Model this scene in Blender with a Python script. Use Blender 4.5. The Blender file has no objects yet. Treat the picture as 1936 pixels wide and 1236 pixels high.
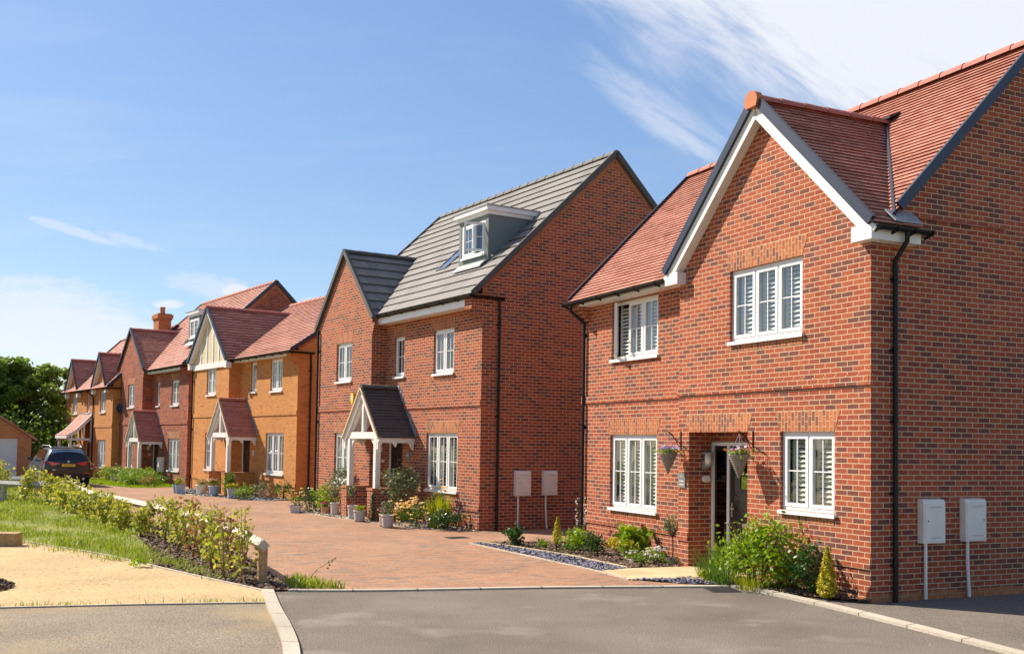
import bpy, math, random
import numpy as np
from mathutils import Vector, Matrix
random.seed(11); rng = np.random.default_rng(11)
S = bpy.context.scene; COL = S.collection
R = math.radians
V = Vector

# ------------------------------------------------------------------ materials
MAT = {}
def newmat(name):
    m = bpy.data.materials.new(name); m.use_nodes = True
    nt = m.node_tree; nt.nodes.clear()
    out = nt.nodes.new('ShaderNodeOutputMaterial'); MAT[name] = m
    return m, nt, out
def N(nt, t, **kw):
    n = nt.nodes.new(t)
    for k, v in kw.items():
        if k in n.inputs: n.inputs[k].default_value = v
        else: setattr(n, k, v)
    return n
def col4(c): return (c[0], c[1], c[2], 1.0)
def ramp(nt, stops, interp='LINEAR'):
    r = nt.nodes.new('ShaderNodeValToRGB'); e = r.color_ramp
    e.interpolation = interp
    while len(e.elements) < len(stops): e.elements.new(0.5)
    for el, (p, c) in zip(e.elements, stops): el.position = p; el.color = col4(c)
    return r
def simple(name, c, rough=0.6, metal=0.0, var=0.12, scale=6.0, bump=0.0, bscale=60.0, spec=0.5, coords='Object', coat=0.0):
    m, nt, out = newmat(name)
    p = N(nt, 'ShaderNodeBsdfPrincipled'); p.inputs['Roughness'].default_value = rough
    p.inputs['Metallic'].default_value = metal; p.inputs['Specular IOR Level'].default_value = spec
    p.inputs['Coat Weight'].default_value = coat
    tc = N(nt, 'ShaderNodeTexCoord'); nz = N(nt, 'ShaderNodeTexNoise'); nz.inputs['Scale'].default_value = scale; nz.inputs['Detail'].default_value = 5
    nt.links.new(tc.outputs[coords], nz.inputs['Vector'])
    r = ramp(nt, [(0.3, [x*(1-var) for x in c]), (0.7, [min(1, x*(1+var)) for x in c])])
    nt.links.new(nz.outputs['Fac'], r.inputs['Fac']); nt.links.new(r.outputs['Color'], p.inputs['Base Color'])
    if bump > 0:
        n2 = N(nt, 'ShaderNodeTexNoise'); n2.inputs['Scale'].default_value = bscale; n2.inputs['Detail'].default_value = 4
        nt.links.new(tc.outputs[coords], n2.inputs['Vector'])
        b = N(nt, 'ShaderNodeBump'); b.inputs['Strength'].default_value = 0.6; b.inputs['Distance'].default_value = bump
        nt.links.new(n2.outputs['Fac'], b.inputs['Height']); nt.links.new(b.outputs['Normal'], p.inputs['Normal'])
    nt.links.new(p.outputs['BSDF'], out.inputs['Surface'])
    return m
def brickmat(name, stops, mortar, bw=0.225, rh=0.075, ms=0.0055, clus=0.25, rough=0.85, bump=0.004, offset=0.5, cscale=0.9, wash=0.0):
    m, nt, out = newmat(name)
    p = N(nt, 'ShaderNodeBsdfPrincipled'); p.inputs['Roughness'].default_value = rough; p.inputs['Specular IOR Level'].default_value = 0.25
    uv = N(nt, 'ShaderNodeUVMap')
    b = N(nt, 'ShaderNodeTexBrick'); b.offset = offset; b.offset_frequency = 2; b.squash_frequency = 1
    for k, v in (('Scale', 1.0), ('Mortar Size', ms), ('Mortar Smooth', 0.15), ('Bias', 0.0), ('Brick Width', bw), ('Row Height', rh)): b.inputs[k].default_value = v
    b.inputs['Color1'].default_value = (0, 0, 0, 1); b.inputs['Color2'].default_value = (1, 1, 1, 1); b.inputs['Mortar'].default_value = (0, 0, 0, 1)
    nt.links.new(uv.outputs['UV'], b.inputs['Vector'])
    nz = N(nt, 'ShaderNodeTexNoise'); nz.inputs['Scale'].default_value = cscale; nz.inputs['Detail'].default_value = 3
    nt.links.new(uv.outputs['UV'], nz.inputs['Vector'])
    a = N(nt, 'ShaderNodeMath', operation='MULTIPLY_ADD'); a.inputs[1].default_value = clus*2; a.inputs[2].default_value = -clus
    nt.links.new(nz.outputs['Fac'], a.inputs[0])
    s = N(nt, 'ShaderNodeMath', operation='ADD'); nt.links.new(b.outputs['Color'], s.inputs[0]); nt.links.new(a.outputs[0], s.inputs[1])
    r = ramp(nt, stops); nt.links.new(s.outputs[0], r.inputs['Fac'])
    # within-brick variation
    n2 = N(nt, 'ShaderNodeTexNoise'); n2.inputs['Scale'].default_value = 22; n2.inputs['Detail'].default_value = 6
    nt.links.new(uv.outputs['UV'], n2.inputs['Vector'])
    mr = N(nt, 'ShaderNodeMapRange'); mr.inputs['From Min'].default_value = 0.25; mr.inputs['From Max'].default_value = 0.75; mr.inputs['To Min'].default_value = 0.70; mr.inputs['To Max'].default_value = 1.28
    nt.links.new(n2.outputs['Fac'], mr.inputs['Value'])
    mx = N(nt, 'ShaderNodeMix', data_type='RGBA', blend_type='MULTIPLY'); mx.inputs[0].default_value = 1.0
    nt.links.new(r.outputs['Color'], mx.inputs[6]); nt.links.new(mr.outputs['Result'], mx.inputs[7])
    nd = N(nt, 'ShaderNodeTexNoise'); nd.inputs['Scale'].default_value = 0.55; nd.inputs['Detail'].default_value = 4; nt.links.new(uv.outputs['UV'], nd.inputs['Vector'])
    md_ = N(nt, 'ShaderNodeMapRange'); md_.inputs['From Min'].default_value = 0.3; md_.inputs['From Max'].default_value = 0.7; md_.inputs['To Min'].default_value = 0.86; md_.inputs['To Max'].default_value = 1.12; nt.links.new(nd.outputs['Fac'], md_.inputs['Value'])
    mz = N(nt, 'ShaderNodeMix', data_type='RGBA', blend_type='MULTIPLY'); mz.inputs[0].default_value = 1.0; nt.links.new(mx.outputs[2], mz.inputs[6]); nt.links.new(md_.outputs['Result'], mz.inputs[7]); mx = mz
    m2 = N(nt, 'ShaderNodeMix', data_type='RGBA'); nt.links.new(b.outputs['Fac'], m2.inputs[0])
    nt.links.new(mx.outputs[2], m2.inputs[6]); m2.inputs[7].default_value = col4(mortar)
    src = m2.outputs[2]
    if wash > 0:   # pale lime bloom in irregular blotches
        n3 = N(nt, 'ShaderNodeTexNoise'); n3.inputs['Scale'].default_value = 2.3; n3.inputs['Detail'].default_value = 8; n3.inputs['Roughness'].default_value = 0.75
        nt.links.new(uv.outputs['UV'], n3.inputs['Vector'])
        rr = ramp(nt, [(0.55, (0, 0, 0)), (0.8, (wash, wash, wash))]); nt.links.new(n3.outputs['Fac'], rr.inputs['Fac'])
        m3 = N(nt, 'ShaderNodeMix', data_type='RGBA'); nt.links.new(rr.outputs['Color'], m3.inputs[0]); nt.links.new(src, m3.inputs[6]); m3.inputs[7].default_value = (0.5, 0.42, 0.36, 1)
        src = m3.outputs[2]
    nt.links.new(src, p.inputs['Base Color'])
    h = N(nt, 'ShaderNodeMath', operation='MULTIPLY_ADD'); h.inputs[1].default_value = 0.35
    inv = N(nt, 'ShaderNodeMath', operation='SUBTRACT'); inv.inputs[0].default_value = 1.0; nt.links.new(b.outputs['Fac'], inv.inputs[1])
    nt.links.new(n2.outputs['Fac'], h.inputs[0]); nt.links.new(inv.outputs[0], h.inputs[2])
    bp = N(nt, 'ShaderNodeBump'); bp.inputs['Strength'].default_value = 0.8; bp.inputs['Distance'].default_value = bump
    nt.links.new(h.outputs[0], bp.inputs['Height']); nt.links.new(bp.outputs['Normal'], p.inputs['Normal'])
    nt.links.new(p.outputs['BSDF'], out.inputs['Surface'])
    return m
def leafmat(name, cols, trans=0.35, rough=0.5):
    m, nt, out = newmat(name)
    g = N(nt, 'ShaderNodeNewGeometry'); n = len(cols)
    r = ramp(nt, [(i/max(1, n-1), c) for i, c in enumerate(cols)]); nt.links.new(g.outputs['Random Per Island'], r.inputs['Fac'])
    p = N(nt, 'ShaderNodeBsdfPrincipled'); p.inputs['Roughness'].default_value = rough; p.inputs['Specular IOR Level'].default_value = 0.35
    t = N(nt, 'ShaderNodeBsdfTranslucent'); mx = N(nt, 'ShaderNodeMixShader'); mx.inputs[0].default_value = trans
    nt.links.new(r.outputs['Color'], p.inputs['Base Color'])
    hs = N(nt, 'ShaderNodeHueSaturation'); hs.inputs['Hue'].default_value = 0.485; hs.inputs['Saturation'].default_value = 1.1; hs.inputs['Value'].default_value = 1.3
    nt.links.new(r.outputs['Color'], hs.inputs['Color']); nt.links.new(hs.outputs['Color'], t.inputs['Color'])
    nt.links.new(p.outputs['BSDF'], mx.inputs[1]); nt.links.new(t.outputs['BSDF'], mx.inputs[2]); nt.links.new(mx.outputs[0], out.inputs['Surface'])
    return m
def groundmat(name, stops, scale, scale2=2.0, var=0.25, bump=0.006, bscale=90, rough=0.95, detail=6, stain=None):
    """speckled ground: fine noise picks the colour, broad noise drifts it"""
    m, nt, out = newmat(name)
    p = N(nt, 'ShaderNodeBsdfPrincipled'); p.inputs['Roughness'].default_value = rough; p.inputs['Specular IOR Level'].default_value = 0.2
    tc = N(nt, 'ShaderNodeTexCoord')
    n1 = N(nt, 'ShaderNodeTexNoise'); n1.inputs['Scale'].default_value = scale; n1.inputs['Detail'].default_value = detail; n1.inputs['Roughness'].default_value = 0.7
    n2 = N(nt, 'ShaderNodeTexNoise'); n2.inputs['Scale'].default_value = scale2; n2.inputs['Detail'].default_value = 5; n2.inputs['Roughness'].default_value = 0.6
    for n in (n1, n2): nt.links.new(tc.outputs['Object'], n.inputs['Vector'])
    r = ramp(nt, stops); nt.links.new(n1.outputs['Fac'], r.inputs['Fac'])
    mr = N(nt, 'ShaderNodeMapRange'); mr.inputs['From Min'].default_value = 0.3; mr.inputs['From Max'].default_value = 0.7; mr.inputs['To Min'].default_value = 1-var; mr.inputs['To Max'].default_value = 1+var
    nt.links.new(n2.outputs['Fac'], mr.inputs['Value'])
    mx = N(nt, 'ShaderNodeMix', data_type='RGBA', blend_type='MULTIPLY'); mx.inputs[0].default_value = 1.0
    nt.links.new(r.outputs['Color'], mx.inputs[6]); nt.links.new(mr.outputs['Result'], mx.inputs[7])
    src = mx.outputs[2]
    if stain:
        c, sc, lo, hi, amt = stain
        n3 = N(nt, 'ShaderNodeTexNoise'); n3.inputs['Scale'].default_value = sc; n3.inputs['Detail'].default_value = 4
        nt.links.new(tc.outputs['Object'], n3.inputs['Vector'])
        r3 = ramp(nt, [(lo, (0, 0, 0)), (hi, (amt, amt, amt))]); nt.links.new(n3.outputs['Fac'], r3.inputs['Fac'])
        m3 = N(nt, 'ShaderNodeMix', data_type='RGBA'); nt.links.new(r3.outputs['Color'], m3.inputs[0]); nt.links.new(src, m3.inputs[6]); m3.inputs[7].default_value = col4(c)
        src = m3.outputs[2]
    nt.links.new(src, p.inputs['Base Color'])
    n4 = N(nt, 'ShaderNodeTexVoronoi'); n4.inputs['Scale'].default_value = bscale; nt.links.new(tc.outputs['Object'], n4.inputs['Vector'])
    b = N(nt, 'ShaderNodeBump'); b.inputs['Strength'].default_value = 0.7; b.inputs['Distance'].default_value = bump
    nt.links.new(n4.outputs['Distance'], b.inputs['Height']); nt.links.new(b.outputs['Normal'], p.inputs['Normal'])
    nt.links.new(p.outputs['BSDF'], out.inputs['Surface'])
    return m

RED = [(0.0, (0.362, 0.093, 0.041)), (0.22, (0.324, 0.07, 0.034)), (0.42, (0.392, 0.104, 0.045)), (0.58, (0.294, 0.064, 0.034)), (0.66, (0.333, 0.078, 0.039)), (0.72, (0.222, 0.063, 0.04)), (0.86, (0.158, 0.059, 0.046)), (1.0, (0.18, 0.059, 0.044))]
brickmat('brick_red', RED, (0.60, 0.42, 0.26), ms=0.0065, wash=0.16)
REDD = [(p, (c[0]*0.95, c[1]*0.93, c[2]*0.95)) for p, c in RED]
brickmat('brick_red_far', RED, (0.42, 0.25, 0.16), clus=0.3)
YEL = [(0.0, (0.53, 0.212, 0.058)), (0.3, (0.58, 0.245, 0.07)), (0.55, (0.51, 0.195, 0.052)), (0.8, (0.55, 0.215, 0.058)), (0.93, (0.46, 0.17, 0.045)), (1.0, (0.40, 0.135, 0.04))]
brickmat('brick_yellow', YEL, (0.55, 0.33, 0.14), clus=0.2)
ARC = [(0.0, (0.45, 0.15, 0.055)), (0.4, (0.38, 0.11, 0.045)), (0.6, (0.47, 0.17, 0.065)), (0.72, (0.36, 0.105, 0.045)), (0.80, (0.20, 0.08, 0.05)), (1.0, (0.24, 0.09, 0.055))]
brickmat('brick_arch', ARC, (0.52, 0.34, 0.21), bw=0.148, rh=0.075, ms=0.0070, clus=0.15)
brickmat('brick_arch_yellow', [(0.0, (0.50, 0.19, 0.055)), (0.6, (0.54, 0.21, 0.06)), (1.0, (0.44, 0.15, 0.045))], (0.56, 0.32, 0.14), bw=0.148, rh=0.075, ms=0.006, clus=0.1)
ORG = [(0.0, (0.40, 0.15, 0.06)), (0.5, (0.45, 0.17, 0.07)), (1.0, (0.34, 0.11, 0.05))]
brickmat('brick_orange', ORG, (0.42, 0.25, 0.14))
TR = [(0.0, (0.43, 0.172, 0.122)), (0.35, (0.49, 0.222, 0.162)), (0.6, (0.385, 0.138, 0.096)), (0.85, (0.465, 0.198, 0.142)), (1.0, (0.335, 0.112, 0.078))]
brickmat('tile_red', TR, (0.30, 0.09, 0.06), bw=0.165, rh=0.108, ms=0.002, clus=0.18, rough=0.75, bump=0.003, cscale=0.5)
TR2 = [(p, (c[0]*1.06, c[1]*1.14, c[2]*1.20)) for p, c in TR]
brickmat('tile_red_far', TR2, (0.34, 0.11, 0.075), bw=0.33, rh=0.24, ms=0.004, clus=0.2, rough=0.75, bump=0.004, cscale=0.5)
TG = [(0.0, (0.194, 0.179, 0.167)), (0.5, (0.226, 0.21, 0.198)), (1.0, (0.173, 0.159, 0.15))]
brickmat('tile_grey', TG, (0.12, 0.11, 0.10), bw=0.33, rh=0.385, ms=0.003, clus=0.15, rough=0.7, bump=0.003, cscale=0.6)
PAV = [(0.0, (0.342, 0.184, 0.112)), (0.3, (0.38, 0.216, 0.133)), (0.55, (0.323, 0.166, 0.099)), (0.75, (0.366, 0.207, 0.129)), (0.88, (0.247, 0.17, 0.125)), (1.0, (0.209, 0.156, 0.125))]
brickmat('block_paving', PAV, (0.26, 0.17, 0.11), bw=0.2, rh=0.1, ms=0.003, clus=0.42, rough=0.9, bump=0.003, cscale=0.7, wash=0.05)
KER = [(0.0, (0.44, 0.385, 0.305)), (1.0, (0.53, 0.465, 0.37))]
brickmat('kerb_concrete', KER, (0.16, 0.14, 0.11), bw=0.9, rh=0.9, ms=0.011, clus=0.2, offset=0.0, cscale=4)
BUFF = [(0.0, (0.55, 0.42, 0.24)), (0.5, (0.60, 0.47, 0.28)), (1.0, (0.52, 0.38, 0.21))]
brickmat('buff_slab', BUFF, (0.30, 0.22, 0.13), bw=0.6, rh=0.6, ms=0.005, clus=0.2, cscale=3)
simple('upvc_white', (0.80, 0.80, 0.79), 0.35, var=0.04, scale=3)
simple('paint_white', (0.78, 0.76, 0.72), 0.5, var=0.06, scale=4)
simple('render_cream', (0.62, 0.52, 0.37), 0.95, var=0.08, scale=9, bump=0.006, bscale=40)
simple('plastic_black', (0.007, 0.007, 0.008), 0.4, var=0.2, spec=0.3)
simple('verge_grey', (0.020, 0.028, 0.055), 0.4, var=0.15)
simple('dormer_grey', (0.16, 0.19, 0.18), 0.55, var=0.06)
simple('lead', (0.30, 0.31, 0.33), 0.5, var=0.2, scale=8)
simple('door_black', (0.010, 0.009, 0.009), 0.38, var=0.3, scale=20, bump=0.002, bscale=30)
simple('metal_steel', (0.6, 0.6, 0.6), 0.25, metal=1.0, var=0.05)
simple('meter_white', (0.80, 0.74, 0.66), 0.55, var=0.05)
simple('interior_dark', (0.05, 0.048, 0.042), 0.9)
simple('blind_white', (0.74, 0.72, 0.66), 0.6, var=0.05)
simple('curtain_grey', (0.50, 0.47, 0.42), 0.9, var=0.15, scale=12)
simple('terracotta_ridge', (0.50, 0.17, 0.07), 0.8, var=0.1)
simple('ridge_red', (0.40, 0.13, 0.09), 0.75, var=0.12)
simple('ridge_dark', (0.075, 0.072, 0.072), 0.7, var=0.15)
simple('timber_new', (0.40, 0.25, 0.11), 0.8, var=0.3, scale=14, bump=0.003, bscale=40)
simple('timber_pale', (0.50, 0.43, 0.34), 0.85, var=0.22, scale=12, bump=0.003, bscale=40)
simple('timber_grey', (0.34, 0.33, 0.30), 0.9, var=0.2, scale=12)
simple('timber_fence', (0.19, 0.14, 0.09), 0.9, var=0.25, scale=5)
simple('bark', (0.10, 0.075, 0.05), 0.95, var=0.3, scale=20, bump=0.01, bscale=30)
simple('stem_green', (0.12, 0.13, 0.04), 0.8, var=0.2)
simple('stem_red', (0.20, 0.10, 0.05), 0.8, var=0.2)
simple('pot_grey', (0.46, 0.44, 0.41), 0.8, var=0.2, scale=18, bump=0.006, bscale=25)
simple('pot_beige', (0.50, 0.36, 0.24), 0.8, var=0.1)
simple('pot_terracotta', (0.46, 0.22, 0.12), 0.8, var=0.12)
simple('pot_blue', (0.36, 0.45, 0.56), 0.55, var=0.08)
simple('pot_white', (0.60, 0.58, 0.55), 0.55, var=0.08)
simple('pot_cream', (0.60, 0.48, 0.30), 0.6, var=0.08)
simple('pot_dark', (0.045, 0.04, 0.04), 0.6)
simple('wicker', (0.30, 0.25, 0.20), 0.8, var=0.4, scale=40, bump=0.01, bscale=50)
simple('soil', (0.05, 0.032, 0.02), 1.0, var=0.4, scale=30, bump=0.01, bscale=40)
simple('sign_slate', (0.17, 0.18, 0.16), 0.6, var=0.1)
simple('sign_text', (0.75, 0.73, 0.68), 0.6, var=0.02)
simple('sign_dark', (0.02, 0.02, 0.02), 0.5)
simple('alarm_yellow', (0.80, 0.50, 0.02), 0.4, var=0.03)
simple('car_paint', (0.006, 0.007, 0.012), 0.3, var=0.1, coat=0.5, spec=0.5)
simple('car_trim', (0.012, 0.012, 0.012), 0.6)
simple('tyre', (0.015, 0.015, 0.015), 0.85)
simple('alloy', (0.55, 0.55, 0.56), 0.3, metal=0.9)
simple('lamp_red', (0.50, 0.008, 0.015), 0.15, var=0.1, coat=1.0)
simple('plate_yellow', (0.85, 0.50, 0.02), 0.4, var=0.02)
simple('garage_door', (0.70, 0.69, 0.72), 0.5, var=0.03)
simple('lamp_glass', (0.75, 0.73, 0.66), 0.4)
simple('grate', (0.05, 0.045, 0.04), 0.8)
simple('tarmac_patch', (0.42, 0.37, 0.32), 0.95)
FL = dict(white=(0.80, 0.78, 0.74), yellow=(0.80, 0.50, 0.06), peach=(0.78, 0.50, 0.22), pink=(0.72, 0.30, 0.32), purple=(0.14, 0.05, 0.30), magenta=(0.55, 0.03, 0.24), maroon=(0.14, 0.02, 0.04), lilac=(0.45, 0.30, 0.62), red=(0.40, 0.02, 0.04))
for k, c in FL.items(): leafmat('flower_'+k, [[x*0.8 for x in c], [min(.9, x*1.1) for x in c]], 0.25, 0.6)
leafmat('flower_rose', [(0.80, 0.54, 0.12), (0.82, 0.62, 0.26), (0.78, 0.42, 0.30), (0.82, 0.60, 0.16), (0.80, 0.62, 0.34)], 0.25, 0.6)
leafmat('flower_mixed', [(0.75, 0.5, 0.04), (0.78, 0.58, 0.1), (0.2, 0.1, 0.32), (0.72, 0.45, 0.05), (0.6, 0.55, 0.6)], 0.25, 0.6)
leafmat('flower_basket', [(0.6, 0.05, 0.2), (0.55, 0.35, 0.7), (0.75, 0.7, 0.6), (0.7, 0.12, 0.12), (0.4, 0.25, 0.7)], 0.25, 0.6)
leafmat('leaf_tree', [(0.111, 0.199, 0.029), (0.147, 0.243, 0.039), (0.081, 0.155, 0.024)], 0.42)
leafmat('leaf_tree_light', [(0.163, 0.243, 0.044), (0.214, 0.288, 0.059), (0.118, 0.192, 0.032)], 0.42)
leafmat('leaf_bright', [(0.176, 0.306, 0.02), (0.273, 0.396, 0.033), (0.137, 0.244, 0.02), (0.332, 0.432, 0.05)], 0.35)
leafmat('leaf_mid', [(0.075, 0.165, 0.022), (0.12, 0.225, 0.03), (0.06, 0.128, 0.021)], 0.3)
leafmat('leaf_dark', [(0.033, 0.09, 0.018), (0.06, 0.135, 0.024), (0.024, 0.068, 0.015)], 0.2, 0.35)
leafmat('leaf_olive', [(0.143, 0.195, 0.078), (0.208, 0.247, 0.117), (0.091, 0.137, 0.052), (0.26, 0.286, 0.169)], 0.2)
leafmat('leaf_gold', [(0.45, 0.405, 0.022), (0.6, 0.51, 0.03), (0.33, 0.33, 0.022)], 0.3)
leafmat('leaf_lime', [(0.25, 0.312, 0.019), (0.35, 0.375, 0.025), (0.175, 0.25, 0.019)], 0.35)
leafmat('leaf_hedge', [(0.244, 0.3, 0.037), (0.375, 0.394, 0.066), (0.169, 0.225, 0.037), (0.45, 0.438, 0.1), (0.375, 0.338, 0.075)], 0.45)
leafmat('leaf_hedge_red', [(0.28, 0.14, 0.056), (0.364, 0.182, 0.07), (0.238, 0.21, 0.049), (0.182, 0.21, 0.042)], 0.35)
leafmat('leaf_maroon', [(0.1, 0.03, 0.04), (0.16, 0.06, 0.06), (0.07, 0.02, 0.03)], 0.25)
leafmat('leaf_lavender', [(0.16, 0.27, 0.035), (0.23, 0.34, 0.05), (0.11, 0.20, 0.03)], 0.35)
leafmat('leaf_dry', [(0.22, 0.16, 0.09), (0.28, 0.2, 0.13), (0.14, 0.1, 0.05)], 0.25)
leafmat('grass_meadow', [(0.15, 0.25, 0.015), (0.22, 0.32, 0.025), (0.11, 0.19, 0.012), (0.36, 0.36, 0.09), (0.27, 0.36, 0.04)], 0.4)
leafmat('grass_lawn', [(0.221, 0.338, 0.019), (0.286, 0.39, 0.026), (0.169, 0.273, 0.016)], 0.35)
leafmat('chip_bark', [(0.08, 0.046, 0.03), (0.16, 0.095, 0.06), (0.27, 0.175, 0.115), (0.05, 0.03, 0.022), (0.38, 0.28, 0.2)], 0.0, 0.9)
leafmat('chip_slate', [(0.10, 0.095, 0.13), (0.19, 0.18, 0.24), (0.30, 0.29, 0.36), (0.06, 0.06, 0.085)], 0.0, 0.7)
leafmat('chip_slate_grey', [(0.16, 0.16, 0.18), (0.30, 0.30, 0.32), (0.09, 0.09, 0.10), (0.24, 0.24, 0.26)], 0.0, 0.7)
leafmat('chip_grit', [(0.30, 0.26, 0.22), (0.05, 0.04, 0.035), (0.42, 0.36, 0.28), (0.12, 0.10, 0.08)], 0.0, 0.9)
leafmat('chip_gravel', [(0.45, 0.38, 0.29), (0.58, 0.51, 0.42), (0.34, 0.27, 0.2), (0.62, 0.58, 0.5)], 0.0, 0.85)
leafmat('chip_buff', [(0.45, 0.32, 0.17), (0.66, 0.53, 0.34), (0.22, 0.145, 0.07), (0.70, 0.60, 0.44), (0.36, 0.25, 0.13)], 0.0, 0.9)
groundmat('asphalt_road', [(0.28, (0.040, 0.033, 0.028)), (0.5, (0.180, 0.149, 0.123)), (0.72, (0.43, 0.36, 0.30))], 60, 0.5, 0.22, 0.008, 130, stain=((0.36, 0.31, 0.26), 0.8, 0.56, 0.72, 0.6))
groundmat('asphalt_path', [(0.30, (0.075, 0.060, 0.046)), (0.5, (0.245, 0.198, 0.150)), (0.70, (0.50, 0.41, 0.31))], 44, 0.6, 0.2, 0.008, 130, stain=((0.46, 0.34, 0.17), 0.45, 0.48, 0.72, 0.75))
groundmat('asphalt_side', [(0.28, (0.048, 0.039, 0.033)), (0.5, (0.185, 0.154, 0.128)), (0.72, (0.42, 0.35, 0.29))], 60, 0.7, 0.2, 0.008, 130)
groundmat('buff_gravel', [(0.30, (0.20, 0.125, 0.06)), (0.43, (0.46, 0.325, 0.17)), (0.57, (0.53, 0.39, 0.21)), (0.70, (0.68, 0.55, 0.36))], 17, 0.6, 0.14, 0.012, 45)
groundmat('meadow_soil', [(0.3, (0.20, 0.16, 0.07)), (0.5, (0.22, 0.23, 0.06)), (0.7, (0.17, 0.23, 0.035))], 6, 0.6, 0.2, 0.01, 30)
groundmat('mulch', [(0.3, (0.035, 0.022, 0.014)), (0.5, (0.08, 0.05, 0.032)), (0.7, (0.15, 0.10, 0.065))], 25, 2, 0.2, 0.02, 35)
groundmat('slate_bed', [(0.3, (0.06, 0.06, 0.085)), (0.5, (0.14, 0.135, 0.18)), (0.72, (0.30, 0.29, 0.36))], 30, 3, 0.1, 0.02, 40)
groundmat('slate_bed_grey', [(0.3, (0.08, 0.08, 0.09)), (0.5, (0.18, 0.18, 0.2)), (0.72, (0.36, 0.36, 0.38))], 22, 3, 0.1, 0.02, 30)
groundmat('pale_gravel', [(0.3, (0.30, 0.24, 0.17)), (0.5, (0.48, 0.41, 0.32)), (0.72, (0.64, 0.58, 0.5))], 26, 2, 0.1, 0.015, 36)
groundmat('lawn_soil', [(0.3, (0.11, 0.18, 0.014)), (0.6, (0.17, 0.25, 0.02))], 8, 1, 0.15, 0.01, 40)

def glassmat(name, tint, fres, base):
    m, nt, out = newmat(name)
    g = N(nt, 'ShaderNodeBsdfGlossy'); g.inputs['Roughness'].default_value = 0.012; g.inputs['Color'].default_value = (0.95, 0.97, 1, 1)
    t = N(nt, 'ShaderNodeBsdfTransparent'); t.inputs['Color'].default_value = col4(tint)
    gt = N(nt, 'ShaderNodeTexCoord'); gn = N(nt, 'ShaderNodeTexNoise'); gn.inputs['Scale'].default_value = 1.3; gn.inputs['Detail'].default_value = 1; nt.links.new(gt.outputs['Object'], gn.inputs['Vector'])
    gb = N(nt, 'ShaderNodeBump'); gb.inputs['Strength'].default_value = 0.5; gb.inputs['Distance'].default_value = 0.03; nt.links.new(gn.outputs['Fac'], gb.inputs['Height']); nt.links.new(gb.outputs['Normal'], g.inputs['Normal'])
    f = N(nt, 'ShaderNodeFresnel'); f.inputs['IOR'].default_value = fres
    ge = N(nt, 'ShaderNodeNewGeometry'); io = N(nt, 'ShaderNodeMath', operation='MULTIPLY_ADD'); io.inputs[1].default_value = 1/fres-fres; io.inputs[2].default_value = fres   # the pane is thin: same index from both sides
    nt.links.new(ge.outputs['Backfacing'], io.inputs[0]); nt.links.new(io.outputs[0], f.inputs['IOR'])
    a = N(nt, 'ShaderNodeMath', operation='ADD'); a.inputs[1].default_value = base; a.use_clamp = True
    nt.links.new(f.outputs[0], a.inputs[0])
    mx = N(nt, 'ShaderNodeMixShader'); nt.links.new(a.outputs[0], mx.inputs[0]); nt.links.new(t.outputs[0], mx.inputs[1]); nt.links.new(g.outputs[0], mx.inputs[2])
    nt.links.new(mx.outputs[0], out.inputs['Surface'])
glassmat('glass', (0.86, 0.90, 0.88), 1.5, 0.10)
glassmat('glass_dark', (0.006, 0.007, 0.008), 1.45, 0.0)
glassmat('glass_sky', (0.05, 0.06, 0.07), 1.6, 0.42)

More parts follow.
